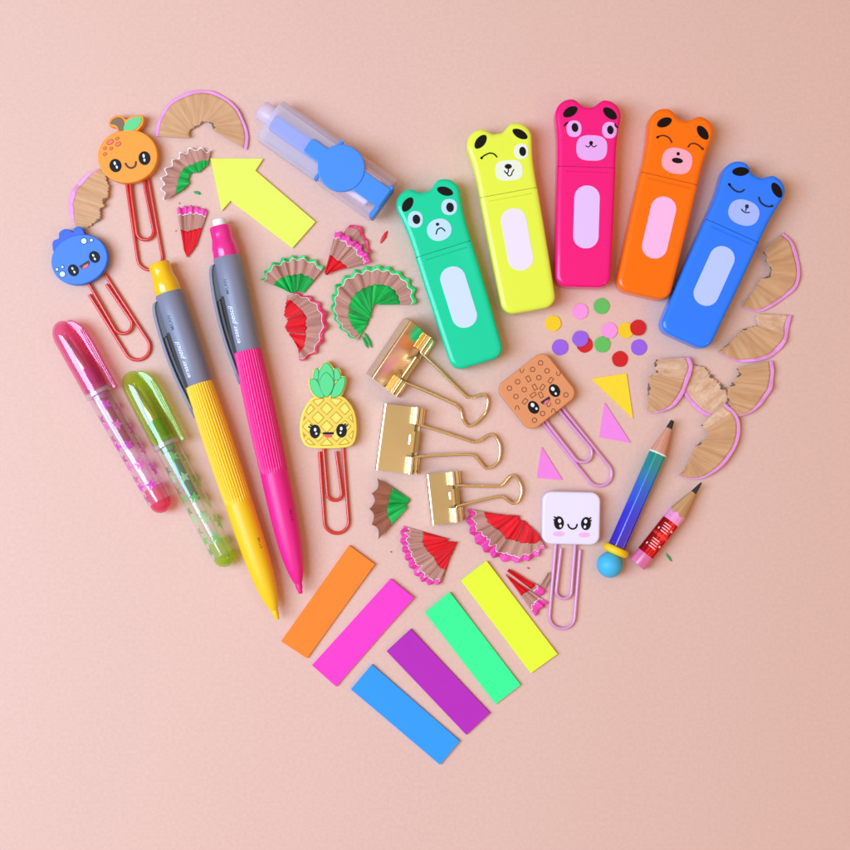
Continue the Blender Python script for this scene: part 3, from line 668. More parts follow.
# ------------------------------------------------------------------ mini gel pens
def star(cx, cy, r, a0):
    return [(cx+(r if k % 2 == 0 else r*0.45)*cos(a0+pi*k/5), cy+(r if k % 2 == 0 else r*0.45)*sin(a0+pi*k/5)) for k in range(10)]
def gel_pen(label, top, end, tint, ink, starcols, plugcol, inner, seed):
    zc = 13.0; rnd = random.Random(seed)
    T = Thing('gel_pen', label, 'gel pen', top, zc, 'mini gel pens with clear star barrels')
    d, L = axis(top, end); u = (d[1], -d[0])
    def Q(s, w): return (top[0]+d[0]*s+u[0]*w, top[1]+d[1]*s+u[1]*w)
    light = tuple(int(255-(255-c_)*0.36) for c_ in tint)
    capm = clear('clear_cap_%d' % seed, light, 2.0, body=0.15, bodycol=tint)
    cap = lathe(T, 'cap', top, d, [(-4.6, 1.5), (-3.8, 4.4), (-2, 7.2), (1.5, 10), (6, 12), (12, 13), (30, 13.2), (70, 13.2), (74, 13.0)], zc, capm, caps=True)
    # flat clip fin along the right side
    pts = spline([(2, 7), (0, 11), (5, 16.5), (14, 20), (30, 21.0), (55, 20.5), (82, 20.0)], 6)
    inn_ = spline([(82, 15.6), (60, 15.2), (40, 13.5), (20, 12.5), (8, 9)], 5)
    prism(T, 'cap_clip', [Q(s, w) for s, w in pts+inn_], zc-1.5, zc+5.0, clear('clear_clip_%d' % seed, light, 1.6, body=0.42, bodycol=tint), bevel=1.0, seg=3, parent=cap)
    for w in (16.6, 18.4):
        T.mesh('clip_rib', *tube_geo([Q(14, w)+(zc+5.0,), Q(78, w-0.4)+(zc+5.0,)], 0.55, 8), mat('rib_%d' % seed, tuple(int(c_*0.78) for c_ in tint), rough=0.3), parent=cap, smooth=True)
    bar = clear('clear_barrel_%d' % seed, (255, 244, 252) if seed == 1 else (252, 254, 246), 2.2, body=0.10, bodycol=(255, 214, 240) if seed == 1 else (244, 248, 226))
    b = lathe(T, 'barrel', top, d, [(70, 9), (70.2, 12.4), (74.5, 13.2), (79, 13.2), (80, 12.2), (100, 12.1), (L-16, 12), (L-8, 11.6), (L-7.6, 10.8)], zc, bar, caps=False)
    lathe(T, 'collar', top, d, [(75, 12.6), (75.2, 13.7), (79, 13.7), (79.3, 12.7)], zc, clear('clear_collar', (250, 236, 240), 2.0, body=0.3), caps=False)
    # two lengthwise lit ridges of the thick wall
    lathe(T, 'end_plug', top, d, [(L-9, 9.6), (L-8.4, 10.8), (L-7.6, 11.6), (L-3, 11.0), (L+0.5, 8.8), (L+3.2, 5.2), (L+4.2, 1.5)], zc, clear('plug_%d' % seed, tuple(int(255-(255-c_)*0.6) for c_ in plugcol), 1.8, body=0.4, bodycol=plugcol))
    lathe(T, 'plug_sleeve', top, d, [(L-24, 8.0), (L-23.4, 9.4), (L-9, 9.6), (L-8.8, 8.6)], zc, clear('sleeve_%d' % seed, tuple(int(255-(255-c_)*0.3) for c_ in plugcol), 1.4, body=0.3, bodycol=plugcol), caps=False)
    # refill: metal point, sleeve, ink tube
    metal = mat('steel_point', (214, 206, 222), rough=0.18, metal=1.0)
    lathe(T, 'pen_point', top, d, [(8, 0.8), (16, 1.6), (17, 2.6), (34, 4.4), (36, 5.2), (60, 6.0), (62, 5.0)], zc, metal)
    lathe(T, 'point_holder', top, d, [(50, 6.4), (52, 7.6), (70, 8.0), (84, 7.6), (85, 5)], zc, clear('holder_%d' % seed, inner, 1.4, body=0.5, bodycol=inner), caps=False)
    lathe(T, 'ink_tube', top, d, [(60, 4.4), (61, 5.2), (140, 5.2), (141, 4.4)], zc, mat('ink_%d' % seed, ink, rough=0.25, coat=0.5))
    lathe(T, 'refill_tail', top, d, [(141, 5.2), (190, 5.2)], zc, clear('tail', (252, 248, 252), 2.0, body=0.1, bodycol=(255, 250, 255)), caps=False)
    # printed stars curved onto the barrel
    spots = []
    for row, off in ((0, 0), (1, 0.5), (2, 0.2), (3, 0.75), (4, 0.4), (5, 0.85)):
        for k in range(6):
            s = 92+(k+off)*23; 
            if s < L-15: spots.append((s, row*2*pi/6+0.25))
    for s, a in spots:
        R = 12.3; V = [(0, 0)]+star(0, 0, 6.3, rnd.uniform(0, 6))
        VV = []
        for x, y in V:
            ang = a+y/R; px, py = Q(s+x, R*sin(ang)); VV.append((px, py, zc+R*cos(ang)))
        F = [(0, 1+k, 1+(k+1) % 10) for k in range(10)]
        sm_ = clear('star_%d_%d' % (seed, spots.index((s, a)) % 2), starcols[spots.index((s, a)) % 2], 1.2, body=0.6, bodycol=starcols[spots.index((s, a)) % 2])
        T.mesh('printed_star', VV, F, sm_, parent=b)
gel_pen('pink capped mini gel pen with violet stars on its clear barrel', (60.5, 326), (164, 508), (255, 76, 160), (150, 6, 56), ((248, 104, 236), (255, 150, 226)), (255, 92, 138), (236, 130, 220), 1)
gel_pen('lime capped mini gel pen with pale green stars on its clear barrel', (130.5, 376), (227.5, 562), (192, 232, 30), (0, 104, 80), ((160, 226, 132), (204, 240, 196)), (196, 226, 70), (120, 200, 120), 2)

# ------------------------------------------------------------------ translucent tube with round blue latch
T = Thing('plastic_tube', 'frosted lilac plastic tube with a round blue latch and blue stick inside', 'plastic tube', (325, 157), 32)
a0 = (268.7, 117.4); d = (0.8175, 0.576); u = (d[1], -d[0])
def Q(s, w): return (a0[0]+d[0]*s+u[0]*w, a0[1]+d[1]*s+u[1]*w)
def octa(hw, hh, ch, zc, s0, s1, e=1.6):
    """faceted tube lying on its side"""
    sec = []
    for sx, sy in ((1, 1), (-1, 1), (-1, -1), (1, -1)):
        c1 = (sx*hw, sy*(hh-ch)); c2 = (sx*(hw-ch), sy*hh)
        q = [c1, c2] if sx*sy > 0 else [c2, c1]
        for a, b in ((q[0], q[1]),):
            sec += [a, (a[0]*0.5+b[0]*0.5+sx*0.6, a[1]*0.5+b[1]*0.5+sy*0.6), b]
    n = len(sec); V, F = [], []
    for s, k in ((s0, 0.93), (s0+e, 1.0), (s1-e, 1.0), (s1, 0.93)):
        for (w, z) in sec: x, y = Q(s, w*k); V.append((x, y, zc+z*k))
    for i in range(3):
        for k in range(n):
            l = (k+1) % n; F.append((i*n+k, i*n+l, (i+1)*n+l, (i+1)*n+k))
    F.append(tuple(range(n))[::-1]); F.append(tuple(range(3*n, 4*n)))
    return V, F
lil = clear('frosted_lilac', (253, 250, 255), 0.9, body=0.42, bodycol=(244, 240, 255), rough=0.25)
lil2 = clear('clear_lilac', (254, 252, 255), 1.0, body=0.24, bodycol=(246, 236, 252), rough=0.15)
bl = mat('tube_blue_plastic', (56, 136, 246), rough=0.4)
T.mesh('tube_body', *octa(23.5, 15.5, 7, 16, 0, 73), lil)
T.mesh('tube_cover', *octa(24.5, 15.8, 8, 16, 73.5, 140), lil2)
T.mesh('blue_stick', *octa(8.5, 6, 3, 20, 4, 72), mat('stick_blue', (64, 120, 232), rough=0.5))
T.mesh('inner_block', *octa(15, 8, 3, 15, 76, 128), mat('inner_white', (250, 226, 240), rough=0.6))
T.mesh('divider', *octa(24.3, 3, 1, 26.4, 71.2, 74.6, 0.4), bl)
T.mesh('end_knob', *lathe_geo(Q(0, 4), d, [(-16, 6), (-15, 9), (-13.4, 10.4), (-2, 11), (3, 11)], 15, 32)[:2], clear('knob_clear', (250, 244, 252), 0.9, body=0.55, bodycol=(250, 238, 255), rough=0.3), smooth=True, flat=True)
lt = prism(T, 'round_latch', ell(*Q(89, 0), 23.6, 23.6, 0, 72), 31.6, 35.5, bl, bevel=1.0, seg=3)
T.mesh('latch_tab', *join(prism_geo([Q(s, w) for s, w in rrect(62, 0, 14, 8.2, 3)], 31.4, 35.2, 0.9, 3)), bl, parent=lt, smooth=True, flat=True)
T.mesh('latch_arm', *join(prism_geo([Q(s, w) for s, w in rrect(122, 0, 19.8, 11.2, 1.5)], 31.5, 34.4, 0.7, 3), prism_geo([Q(s, w) for s, w in rrect(140.3, -4, 2.6, 19, 1.8)], 12, 33.2, 0.8, 3)), bl, parent=lt, smooth=True, flat=True)

# ------------------------------------------------------------------ sticky notes
def note(label, pts, col, z=2.6, name='sticky_flag', cat='sticky note', group='slim coloured sticky flags'):
    c = (sum(p[0] for p in pts)/len(pts), sum(p[1] for p in pts)/len(pts))
    T = Thing(name, label, cat, c, z, group) if False else One(name, label, cat, c, z, group)
    m = mat('paper_%d_%d_%d' % col, col, rough=0.75, spec=0.2, bump=0.06, bscale=1.2, var=0.012, vscale=0.06)
    # a pad: many thin sheets, the top one barely curled at a corner
    N = 14; p = ccw(pts)
    dens = []
    for i in range(len(p)):
        a, b = p[i], p[(i+1) % len(p)]
        for k in range(N): dens.append((a[0]+(b[0]-a[0])*k/N, a[1]+(b[1]-a[1])*k/N))
    layers = []
    rr = random.Random(int(c[0]))
    V, F = [], []
    if len(p) == 4:
        q4 = [Vector(a) for a in p]
        if (q4[1]-q4[0]).length > (q4[2]-q4[1]).length: q4 = q4[1:]+q4[:1]      # q4[0]-q4[1] is a short end
        if q4[0].y > q4[2].y: q4 = q4[2:]+q4[:2]
        nl, nw = 24, 4; curl = rr.uniform(1.0, 2.4); c2 = rr.uniform(0.3, 1.0)
        for j in range(6):
            dx, dy = rr.uniform(-.2, .2), rr.uniform(-.2, .2); V, F = [], []
            for side in (0, 1):
                for a in range(nl+1):
                    for b in range(nw+1):
                        t, w = a/nl, b/nw
                        pt = q4[0].lerp(q4[1], w)*(1-t)+q4[3].lerp(q4[2], w)*t
                        lift = (j+1)/6*(curl*max(0, (0.45-t)/0.45)**2+c2*max(0, (t-0.75)/0.25)**2*(0.4+0.6*w))
                        V.append((pt.x+dx, pt.y+dy, 0.15+j*z/6+side*z/6*0.88+lift))
            m_ = (nl+1)*(nw+1)
            for a in range(nl):
                for b in range(nw):
                    i0 = a*(nw+1)+b; F.append((i0, i0+1, i0+nw+2, i0+nw+1)); F.append((m_+i0, m_+i0+nw+1, m_+i0+nw+2, m_+i0+1))
            rim_ = [a*(nw+1) for a in range(nl+1)]+[nl*(nw+1)+b for b in range(1, nw+1)]+[a*(nw+1)+nw for a in range(nl-1, -1, -1)]+[b for b in range(nw-1, 0, -1)]
            for k in range(len(rim_)):
                a, b = rim_[k], rim_[(k+1) % len(rim_)]; F.append((a, b, m_+b, m_+a))
            layers.append((V, F))
        v, f = join(*layers)
        return T.mesh(name, v, f, m, smooth=True)
    for j in range(6):
        dx, dy = rr.uniform(-.18, .18), rr.uniform(-.18, .18)
        z0 = 0.15+j*z/6; z1 = z0+z/6*0.88
        layers.append(prism_geo([(x+dx, y+dy) for x, y in dens], z0, z1))
    v, f = join(*layers)
    return T.mesh(name, v, f, m)
note('orange sticky flag, leftmost of the six', [(349.3, 545.3), (374.7, 564), (307, 658.2), (281.2, 641.3)], (252, 132, 44))
note('bright magenta sticky flag beside the orange one', [(390.6, 578.8), (413.9, 597.5), (336.2, 686.5), (312.2, 665.3)], (250, 62, 192))
note('purple sticky flag between the blue and green ones', [(411, 629), (490.2, 713), (466.5, 734.8), (387, 651.2)], (184, 44, 178))
note('sky blue sticky flag at the bottom point of the heart', [(371.9, 664.6), (459.8, 741.2), (440, 764.9), (351, 689.3)], (54, 152, 250))
note('mint green sticky flag between the purple and yellow ones', [(449.9, 592.2), (520.5, 684.7), (495.8, 704.1), (425.2, 612.4)], (62, 246, 146))
note('fluorescent yellow sticky flag, rightmost of the six', [(486.6, 561.2), (557.2, 654), (531, 673), (461.2, 580.6)], (232, 255, 56))
note('large fluorescent yellow arrow shaped sticky note', [(210.6, 158.4), (263, 158.8), (255.3, 170.6), (315.3, 221.9), (292.5, 247.8), (230.6, 200.5), (221.9, 210.6)], (230, 248, 92), z=3.0, name='arrow_sticky_note', group=None)

# ------------------------------------------------------------------ foam dots and triangles
DOT = {'yellow': (246, 200, 40), 'pink': (246, 150, 214), 'green': (104, 192, 92), 'purple': (156, 96, 218), 'red': (214, 36, 36)}
for col, x, y, z, lab in (('yellow', 553, 323.3, 0, 'yellow paper dot on its own under the lemon highlighter'), ('pink', 580.2, 311.3, 0, 'pink paper dot under the hot pink highlighter'),
        ('green', 601.6, 306.1, 0, 'green paper dot nearest the orange highlighter'), ('purple', 560, 347.3, 0, 'purple paper dot right above the waffle'),
        ('red', 584.7, 344.7, 0, 'red paper dot half hidden under a purple dot'), ('purple', 580.2, 338.8, 1.1, 'purple paper dot lying over a red dot'),
        ('pink', 609.6, 330.4, 0, 'pink paper dot touching a yellow dot'), ('green', 602.4, 344.5, 0, 'green paper dot between the overlapped pair and the lone red dot'),
        ('yellow', 625.9, 330.4, 0, 'yellow paper dot tucked under a red dot'), ('red', 637.9, 327.8, 1.1, 'red paper dot lying over a yellow dot'),
        ('red', 620, 359, 0, 'red paper dot nearest the yellow triangle'), ('purple', 639, 347.3, 0, 'purple paper dot at the right end under the blue highlighter')):
    T = One('paper_dot', lab, 'paper dot', (x, y), 1, 'round paper dots scattered under the highlighters')
    rr = random.Random(int(x*7)); ta = rr.uniform(0, 6.28); ts = rr.uniform(0.0, 0.07)
    v, f = prism_geo([(x+(8+0.12*sin(5*t_+ta)+rr.uniform(-.05, .05))*cos(t_), y+(8+0.12*sin(5*t_+ta))*sin(t_)) for t_ in [2*pi*k/48 for k in range(48)]], 0.15+z, 0.95+z, 0.2, 2)
    v = [(a, b, c+ts*((a-x)*cos(ta)+(b-y)*sin(ta)+8)) for a, b, c in v]
    T.mesh('paper_dot', v, f, mat('dot_'+col, DOT[col], rough=0.8, spec=0.2, bump=0.12, bscale=1.0, var=0.04, vscale=0.5), smooth=True, flat=True)
for lab, p, col in (('yellow paper triangle beside the waffle clip', [(591.3, 378.8), (626.4, 373.4), (633, 418.8)], (250, 214, 50)),
        ('pink paper triangle just below the yellow one', [(604.7, 402.8), (630.6, 442.8), (599.3, 437.2)], (244, 136, 220)),
        ('pink paper triangle above the marshmallow clip', [(541.6, 447), (562.4, 479.9), (537, 477.8)], (242, 130, 214))):
    c = (sum(q[0] for q in p)/3, sum(q[1] for q in p)/3)
    T = One('paper_triangle', lab, 'paper triangle', c, 1, 'small paper triangles')
    v, f = prism_geo(rpoly(p, 0.6, 2), 0.15, 1.4)
    T.mesh('paper_triangle', v, f, mat('tri_%d' % col[1], col, rough=0.8, spec=0.2, bump=0.1, bscale=1.0, var=0.02, vscale=0.3))

# ------------------------------------------------------------------ wooden pencils
def hexf(ap=0.9, rot=0.0):
    def f(t, s):
        q = ((t+rot) % (pi/3))-pi/6
        return min(1.0, ap/cos(q))
    return f
def grad_mat(name, stops, rough=0.22):
    m = bpy.data.materials.new(name); m.use_nodes = True; nt = m.node_tree; p = nt.nodes['Principled BSDF']
    tc = nt.nodes.new('ShaderNodeTexCoord'); sx = nt.nodes.new('ShaderNodeSeparateXYZ'); r = nt.nodes.new('ShaderNodeValToRGB')
    nt.links.new(tc.outputs['UV'], sx.inputs[0]); nt.links.new(sx.outputs['X'], r.inputs[0]); nt.links.new(r.outputs[0], p.inputs['Base Color'])
    el = r.color_ramp.elements
    el[0].position, el[0].color = stops[0][0], lin(stops[0][1]); el[1].position, el[1].color = stops[-1][0], lin(stops[-1][1])
    for q, c in stops[1:-1]: e = el.new(q); e.color = lin(c)
    p.inputs['Roughness'].default_value = rough; p.inputs['Coat Weight'].default_value = 0.5
    return m
woodp = grain('pencil_cone_wood', (232, 170, 142), (196, 124, 98), fine=1.5, vf=60, contrast=0.8)
woodt = grain('pencil_cone_cedar', (224, 176, 122), (176, 120, 74), fine=1.2, vf=50, contrast=0.8)
graph = mat('graphite', (58, 56, 58), rough=0.35, metal=0.3, bump=0.1, bscale=0.6)
tip, end = (672.5, 420.5), (615.6, 550)
d, L = axis(tip, end)
T = Thing('pencil', 'short blue and green shaded pencil with a round blue eraser on its end', 'pencil', tip, 9)
lathe(T, 'graphite_tip', tip, d, [(0, 1.5), (0.6, 2.0), (8.6, 3.3)], 9.2, graph)
def scal(t, s): return 1.0
lathe(T, 'wooden_cone', tip, d, [(8, 3.1), (14, 4.3), (22, 6.0), (30, 7.6), (35.2, 8.75), (36.5, 8.7)], 9.2, woodp, rf=lambda t, s: 1.0)
lathe(T, 'primer_ring', tip, d, [(34.9, 8.5), (35.1, 9.5), (36.7, 9.6), (36.9, 9.0)], 9.2, mat('primer_white', (238, 230, 226)), rf=lambda t, s: hexf(0.92, 0.35)(t, s))
lathe(T, 'painted_body', tip, d, [(36.4, 8.8), (36.8, 9.3), (60, 9.4), (100, 9.4), (L, 9.4)], 9.2, grad_mat('blue_green_lacquer', [(0.26, (0, 142, 122)), (0.38, (0, 132, 150)), (0.52, (22, 96, 196)), (0.72, (44, 48, 208)), (1.0, (60, 20, 170))]), rf=hexf(0.92, 0.35), n=96)
er = lathe(T, 'eraser_collar', tip, d, [(L-4, 9), (L-3.4, 12), (L-1.6, 13.2), (L+0.4, 13.6), (L+2.4, 13.0), (L+4, 11), (L+4.4, 8)], 10.5, mat('yellow_eraser', (250, 206, 22), rough=0.5))
lathe(T, 'round_eraser', tip, d, [(L+4.6+13.0*(1-cos(math.radians(t)))-2.0, max(0.2, 13.0*sin(math.radians(t)))) for t in range(30, 181, 10)], 12.6, mat('blue_eraser', (66, 184, 232), rough=0.5))

tip, end = (701.5, 482.5), (637.0, 564.5)
d, L = axis(tip, end); u = (d[1], -d[0])
T = Thing('pencil', 'stubby pencil wrapped in shiny red foil with pink bands', 'pencil', tip, 9)
lathe(T, 'graphite_tip', tip, d, [(0, 0.4), (2, 1.2), (13, 3.0)], 9.2, graph)
lathe(T, 'wooden_cone', tip, d, [(12.4, 2.8), (20, 4.8), (30, 7.2), (38, 9.0), (46, 9.1)], 9.2, woodt)
def wavy(t, s): return 1.0
# painted collar whose edge is scalloped where the sharpener cut the six sides
n = 72; V, F = [], []
for k in range(n):
    t = 2*pi*k/n; e = 37.5+3.2*abs(sin(3*t+0.6))
    for s_, r_ in ((e, 9.1), (e+0.4, 9.5), (50, 9.6)):
        r2 = r_*hexf(0.95, 0.2)(t, 0); V.append((tip[0]+d[0]*s_+u[0]*r2*sin(t), tip[1]+d[1]*s_+u[1]*r2*sin(t), 9.2+r2*cos(t)))
for k in range(n):
    l = (k+1) % n
    for j in range(2): F.append((k*3+j, l*3+j, l*3+j+1, k*3+j+1))
T.mesh('pink_collar', V, F, mat('pink_lacquer', (244, 150, 206), rough=0.3, coat=0.4), smooth=True)
foil = mat('red_foil', (214, 22, 34), rough=0.2, metal=0.75, coat=0.3, bump=0.12, bscale=5)
fl = lathe(T, 'foil_wrap', tip, d, [(49.6, 9.3), (50, 9.8), (70, 9.8), (L-14, 9.8), (L-13.6, 9.4)], 9.4, foil, rf=hexf(0.95, 0.2), n=72)
lathe(T, 'pink_end', tip, d, [(L-14, 9.4), (L-13.8, 9.65), (L-0.8, 9.6), (L, 9.2)], 9.3, mat('pink_end_lacquer', (226, 110, 160), rough=0.35, coat=0.3), rf=hexf(0.95, 0.2), n=72)
def on(s, w):
    a = w/9.8; R_ = 9.8*hexf(0.95, 0.2)(a, 0)+0.14
    return (tip[0]+d[0]*s+u[0]*R_*sin(a), tip[1]+d[1]*s+u[1]*R_*sin(a), 9.4+R_*cos(a))
def barq(s0, s1, w0, w1, n=10):
    V, F = [], []
    for k in range(n+1):
        w = w0+(w1-w0)*k/n; V += [on(s0, w), on(s1, w)]
    for k in range(n): F.append((2*k, 2*k+1, 2*k+3, 2*k+2))
    return V, F
marks = []
for base in (54, 73):
    for k in range(4): marks.append(barq(base+k*2.8, base+k*2.8+0.9, -6.5+k*0.5, 2.0+k*0.5))
    marks.append(barq(base+3, base+5, 4.5, 6.5)); marks.append(barq(base+7, base+9.2, -9.0, -7.4))
T.mesh('foil_print', *join(*marks), mat('foil_white', (250, 206, 206), rough=0.4), parent=fl)
T.mesh('foil_band', *join(barq(66.5, 69, -11, 11), barq(65.5, 66.2, -11, 11)), mat('foil_band_red', (250, 60, 50), rough=0.3, metal=0.4), parent=fl)

# ------------------------------------------------------------------ binder clips
def binder(label, A, B, D, E, zs, ze, slant, curls, tab, handle, hz, pm=None):
    """A,B spine ends; D,E mouth ends (A-D and B-E are the plate's side edges)"""
    T = Thing('binder_clip', label, 'binder clip', A, zs*0.7, 'gold binder clips')
    A, B, D, E = map(Vector, (A, B, D, E))
    w = ((D-A)+(E-B))/2; W = w.length; w.normalize()
    def P(e, t, z): 
        a = A.lerp(B, e); m = D.lerp(E, e); p = a+(m-a)*(t/W); return (p.x, p.y, z)
    def strip(prof, e0, e1, ne=1, th=0.7):
        """extrude a cross profile along the clip, with thickness"""
        V, F = [], []; N = len(prof)
        nor = []
        for i in range(N):
            a = prof[max(i-1, 0)]; b = prof[min(i+1, N-1)]; l = math.hypot(b[0]-a[0], b[1]-a[1]) or 1
            nor.append((-(b[1]-a[1])/l, (b[0]-a[0])/l))
        for e in (e0, e1):
            for (t, z), nn in zip(prof, nor): V.append(P(e, t, z))
            for (t, z), nn in zip(prof, nor): V.append(P(e, t-nn[0]*th, z-nn[1]*th))
        for i in range(N-1):
            F += [(i, i+1, 2*N+i+1, 2*N+i), (N+i, 3*N+i, 3*N+i+1, N+i+1), (i, N+i, N+i+1, i+1), (2*N+i, 2*N+i+1, 3*N+i+1, 3*N+i)]
        F += [(0, 2*N, 3*N, N), (N-1, 2*N-1, 4*N-1, 3*N-1)]
        return V, F
    r = 2.2
    # spine + two plates
    ang = math.atan2(zs-ze, W)
    sp = [(-slant-0.0, 1.0+r)]
    sp = [(-slant+r*(1-cos(t)), 1.0+r*(1-sin(t))) for t in [pi/2*k/6 for k in range(6, -1, -1)]]
    tops = [(r*(1-cos(t))-0.0, zs-r*(1-sin(t))) for t in [pi/2*k/8 for k in range(0, 8)]]
    plate = [(r+0.3, zs), (W-4.2, ze+(zs-ze)*4.2/W)]
    T.mesh('spine', *strip(sp+[(0.0, zs-r-0.5)]+tops+[(r+0.6, zs-0.02)], 0, 1), gold, smooth=True)
    T.mesh('top_plate', *strip([(r+0.6, zs-0.02)]+plate[1:], 0.0, 1.0), pm or goldp, smooth=False)
    T.mesh('bottom_plate', *strip([(-slant+r, 1.0), (W*0.5, 1.2), (W+1, 2.2)], 0, 1, th=0.6), goldp)
    # rolled curls with the handle wire inside them
    R = 3.5
    def scroll(t0, z0, R, up=1):
        q = []
        for k in range(0, 25):
            a = -pi/2+2*pi*0.93*k/24
            q.append((t0+R*cos(a), z0+R+R*sin(a)) if up > 0 else (t0+R*cos(a), z0-R-R*sin(a)))
        return q
    zl = ze+(zs-ze)*4.2/W
    for e0, e1 in curls:
        T.mesh('curl', *strip([(W-4.4, zl+0.05)]+scroll(W-3.4, zl-0.4, R), e0, e1, th=0.6), gold, smooth=True)
        T.mesh('lower_curl', *strip([(W-2, 2.2)]+scroll(W+1.0, 1.6, 3.0), e0, e1, th=0.6), gold, smooth=True)
    T.mesh('middle_lip', *strip([(W-7, zl+0.6), (W-4.6, zl+0.35), (W-2.6, zl-0.4), (W-0.2, zl-2.2), (W+1.6, zl-3.4)], tab[0], tab[1], th=0.6), gold, smooth=True)
    T.mesh('middle_lip', *strip([(W-9, zl+1.2), (W-7.6, zl+2.0), (W-6.6, zl+1.9), (W-5.6, zl+0.5)], tab[0]+0.06, tab[1]-0.12, th=0.5), gold, smooth=True)
    # handles: bent spring wire, upper and lower, both swung open
    N = len(handle)
    for nm, za, zb in (('handle', hz[0], hz[1]), ('lower_handle', 3.6, 2.0)):
        h = []
        for i, (x, y) in enumerate(handle):
            q = min(i, N-1-i)/((N-1)/2); h.append((x, y, za+(zb-za)*min(1, q*1.3)))
        e1 = P(curls[0][0]+0.03, W-3.4, h[0][2]); e2 = P(curls[-1][1]-0.03, W-3.4, h[-1][2])
        h0 = P(curls[0][1]-0.01, W-3.2, h[0][2]); h1 = P(curls[-1][0]+0.01, W-3.2, h[-1][2])
        pts = [e1, h0]+spline(h, 7)+[h1, e2]
        T.mesh(nm, *tube_geo(pts, 1.35, 12), gold, smooth=True, flat=True)
H1 = [(420.6, 351.2), (444, 373.6), (465, 394.2), (469, 396.6), (474, 396.6), (483.5, 393.6), (487.6, 396.4), (489.2, 402), (486.4, 411.8), (478.6, 421), (471, 425.8), (467.4, 425), (463.8, 419.6), (461.4, 410.6), (458.6, 406.4), (453, 403.2), (430, 392.6), (404.7, 381.6)]
H2 = [(419.2, 425), (445, 433), (468, 440.6), (473, 442.2), (478.2, 441.4), (488, 435.2), (492.4, 434.6), (496.6, 437.6), (500.6, 446), (500.2, 457), (496, 464), (488.6, 468.6), (484.4, 467.2), (476.5, 457.8), (470, 454.8), (445, 455.2), (417, 456.6)]
H3 = [(454.4, 485.4), (475, 486.4), (497, 486.6), (502.6, 484.6), (509, 477.4), (513, 475.6), (517.4, 478.4), (521.4, 485.6), (522.4, 492), (519.4, 500), (515.4, 503.6), (511.4, 503.2), (504.6, 498.2), (498.6, 496.8), (478, 501.2), (457.6, 506)]
binder('largest gold binder clip, tilted with its back showing, nearest the green highlighter', (409.5, 321), (371.5, 377.5), (432, 338), (394, 394.5), 44, 13, 8.5, [(0.0, 0.25), (0.76, 1.0)], (0.36, 0.72), H1, (11, 7), goldm)
binder('middle gold binder clip lying flat between the other two', (384.2, 403.6), (375.2, 469.6), (421, 408), (413.5, 474.4), 24, 12, 1.0, [(0.0, 0.25), (0.75, 1.0)], (0.36, 0.68), H2, (11, 6))
binder('smallest gold binder clip beside the red shaving', (426.0, 474.4), (431.6, 525), (455.6, 471.6), (460.0, 521.4), 20, 11, 0.8, [(0.0, 0.25), (0.72, 1.0)], (0.34, 0.66), H3, (10, 6))

# ------------------------------------------------------------------ pencil shavings
WOOD = grain('shaving_wood', (220, 172, 128), (192, 140, 98), fine=130, contrast=0.75, bump=0.12, vf=1.4)
WOODU = grain('shaving_wood_pale', (236, 196, 164), (208, 156, 120), fine=60, contrast=1.0, bump=0.5, vf=9)
CW = grain('colour_pencil_wood', (204, 150, 134), (164, 108, 94), fine=90, contrast=0.8, bump=0.2)
BW = grain('brown_shaving_wood', (172, 104, 76), (128, 70, 50), fine=50, contrast=0.8)
RIMP = mat('rim_pink', (236, 148, 214), rough=0.5, var=0.05, vscale=0.4)
RIMH = mat('rim_hot_pink', (238, 66, 166), rough=0.45, var=0.12, vscale=0.5)
RIMR = mat('rim_crimson', (226, 40, 96), rough=0.45, var=0.1, vscale=0.5)
RIMG = mat('rim_green', (40, 196, 96), rough=0.45, var=0.1, vscale=0.5)
RIMW = mat('rim_white', (244, 236, 234), rough=0.6)
LEAD_R = grain('red_lead', (250, 26, 40), (190, 4, 20), fine=60, rough=0.6, contrast=0.9, bump=0.5)
LEAD_G = grain('green_lead', (24, 202, 84), (2, 104, 36), fine=60, rough=0.6, contrast=0.9, bump=0.5)
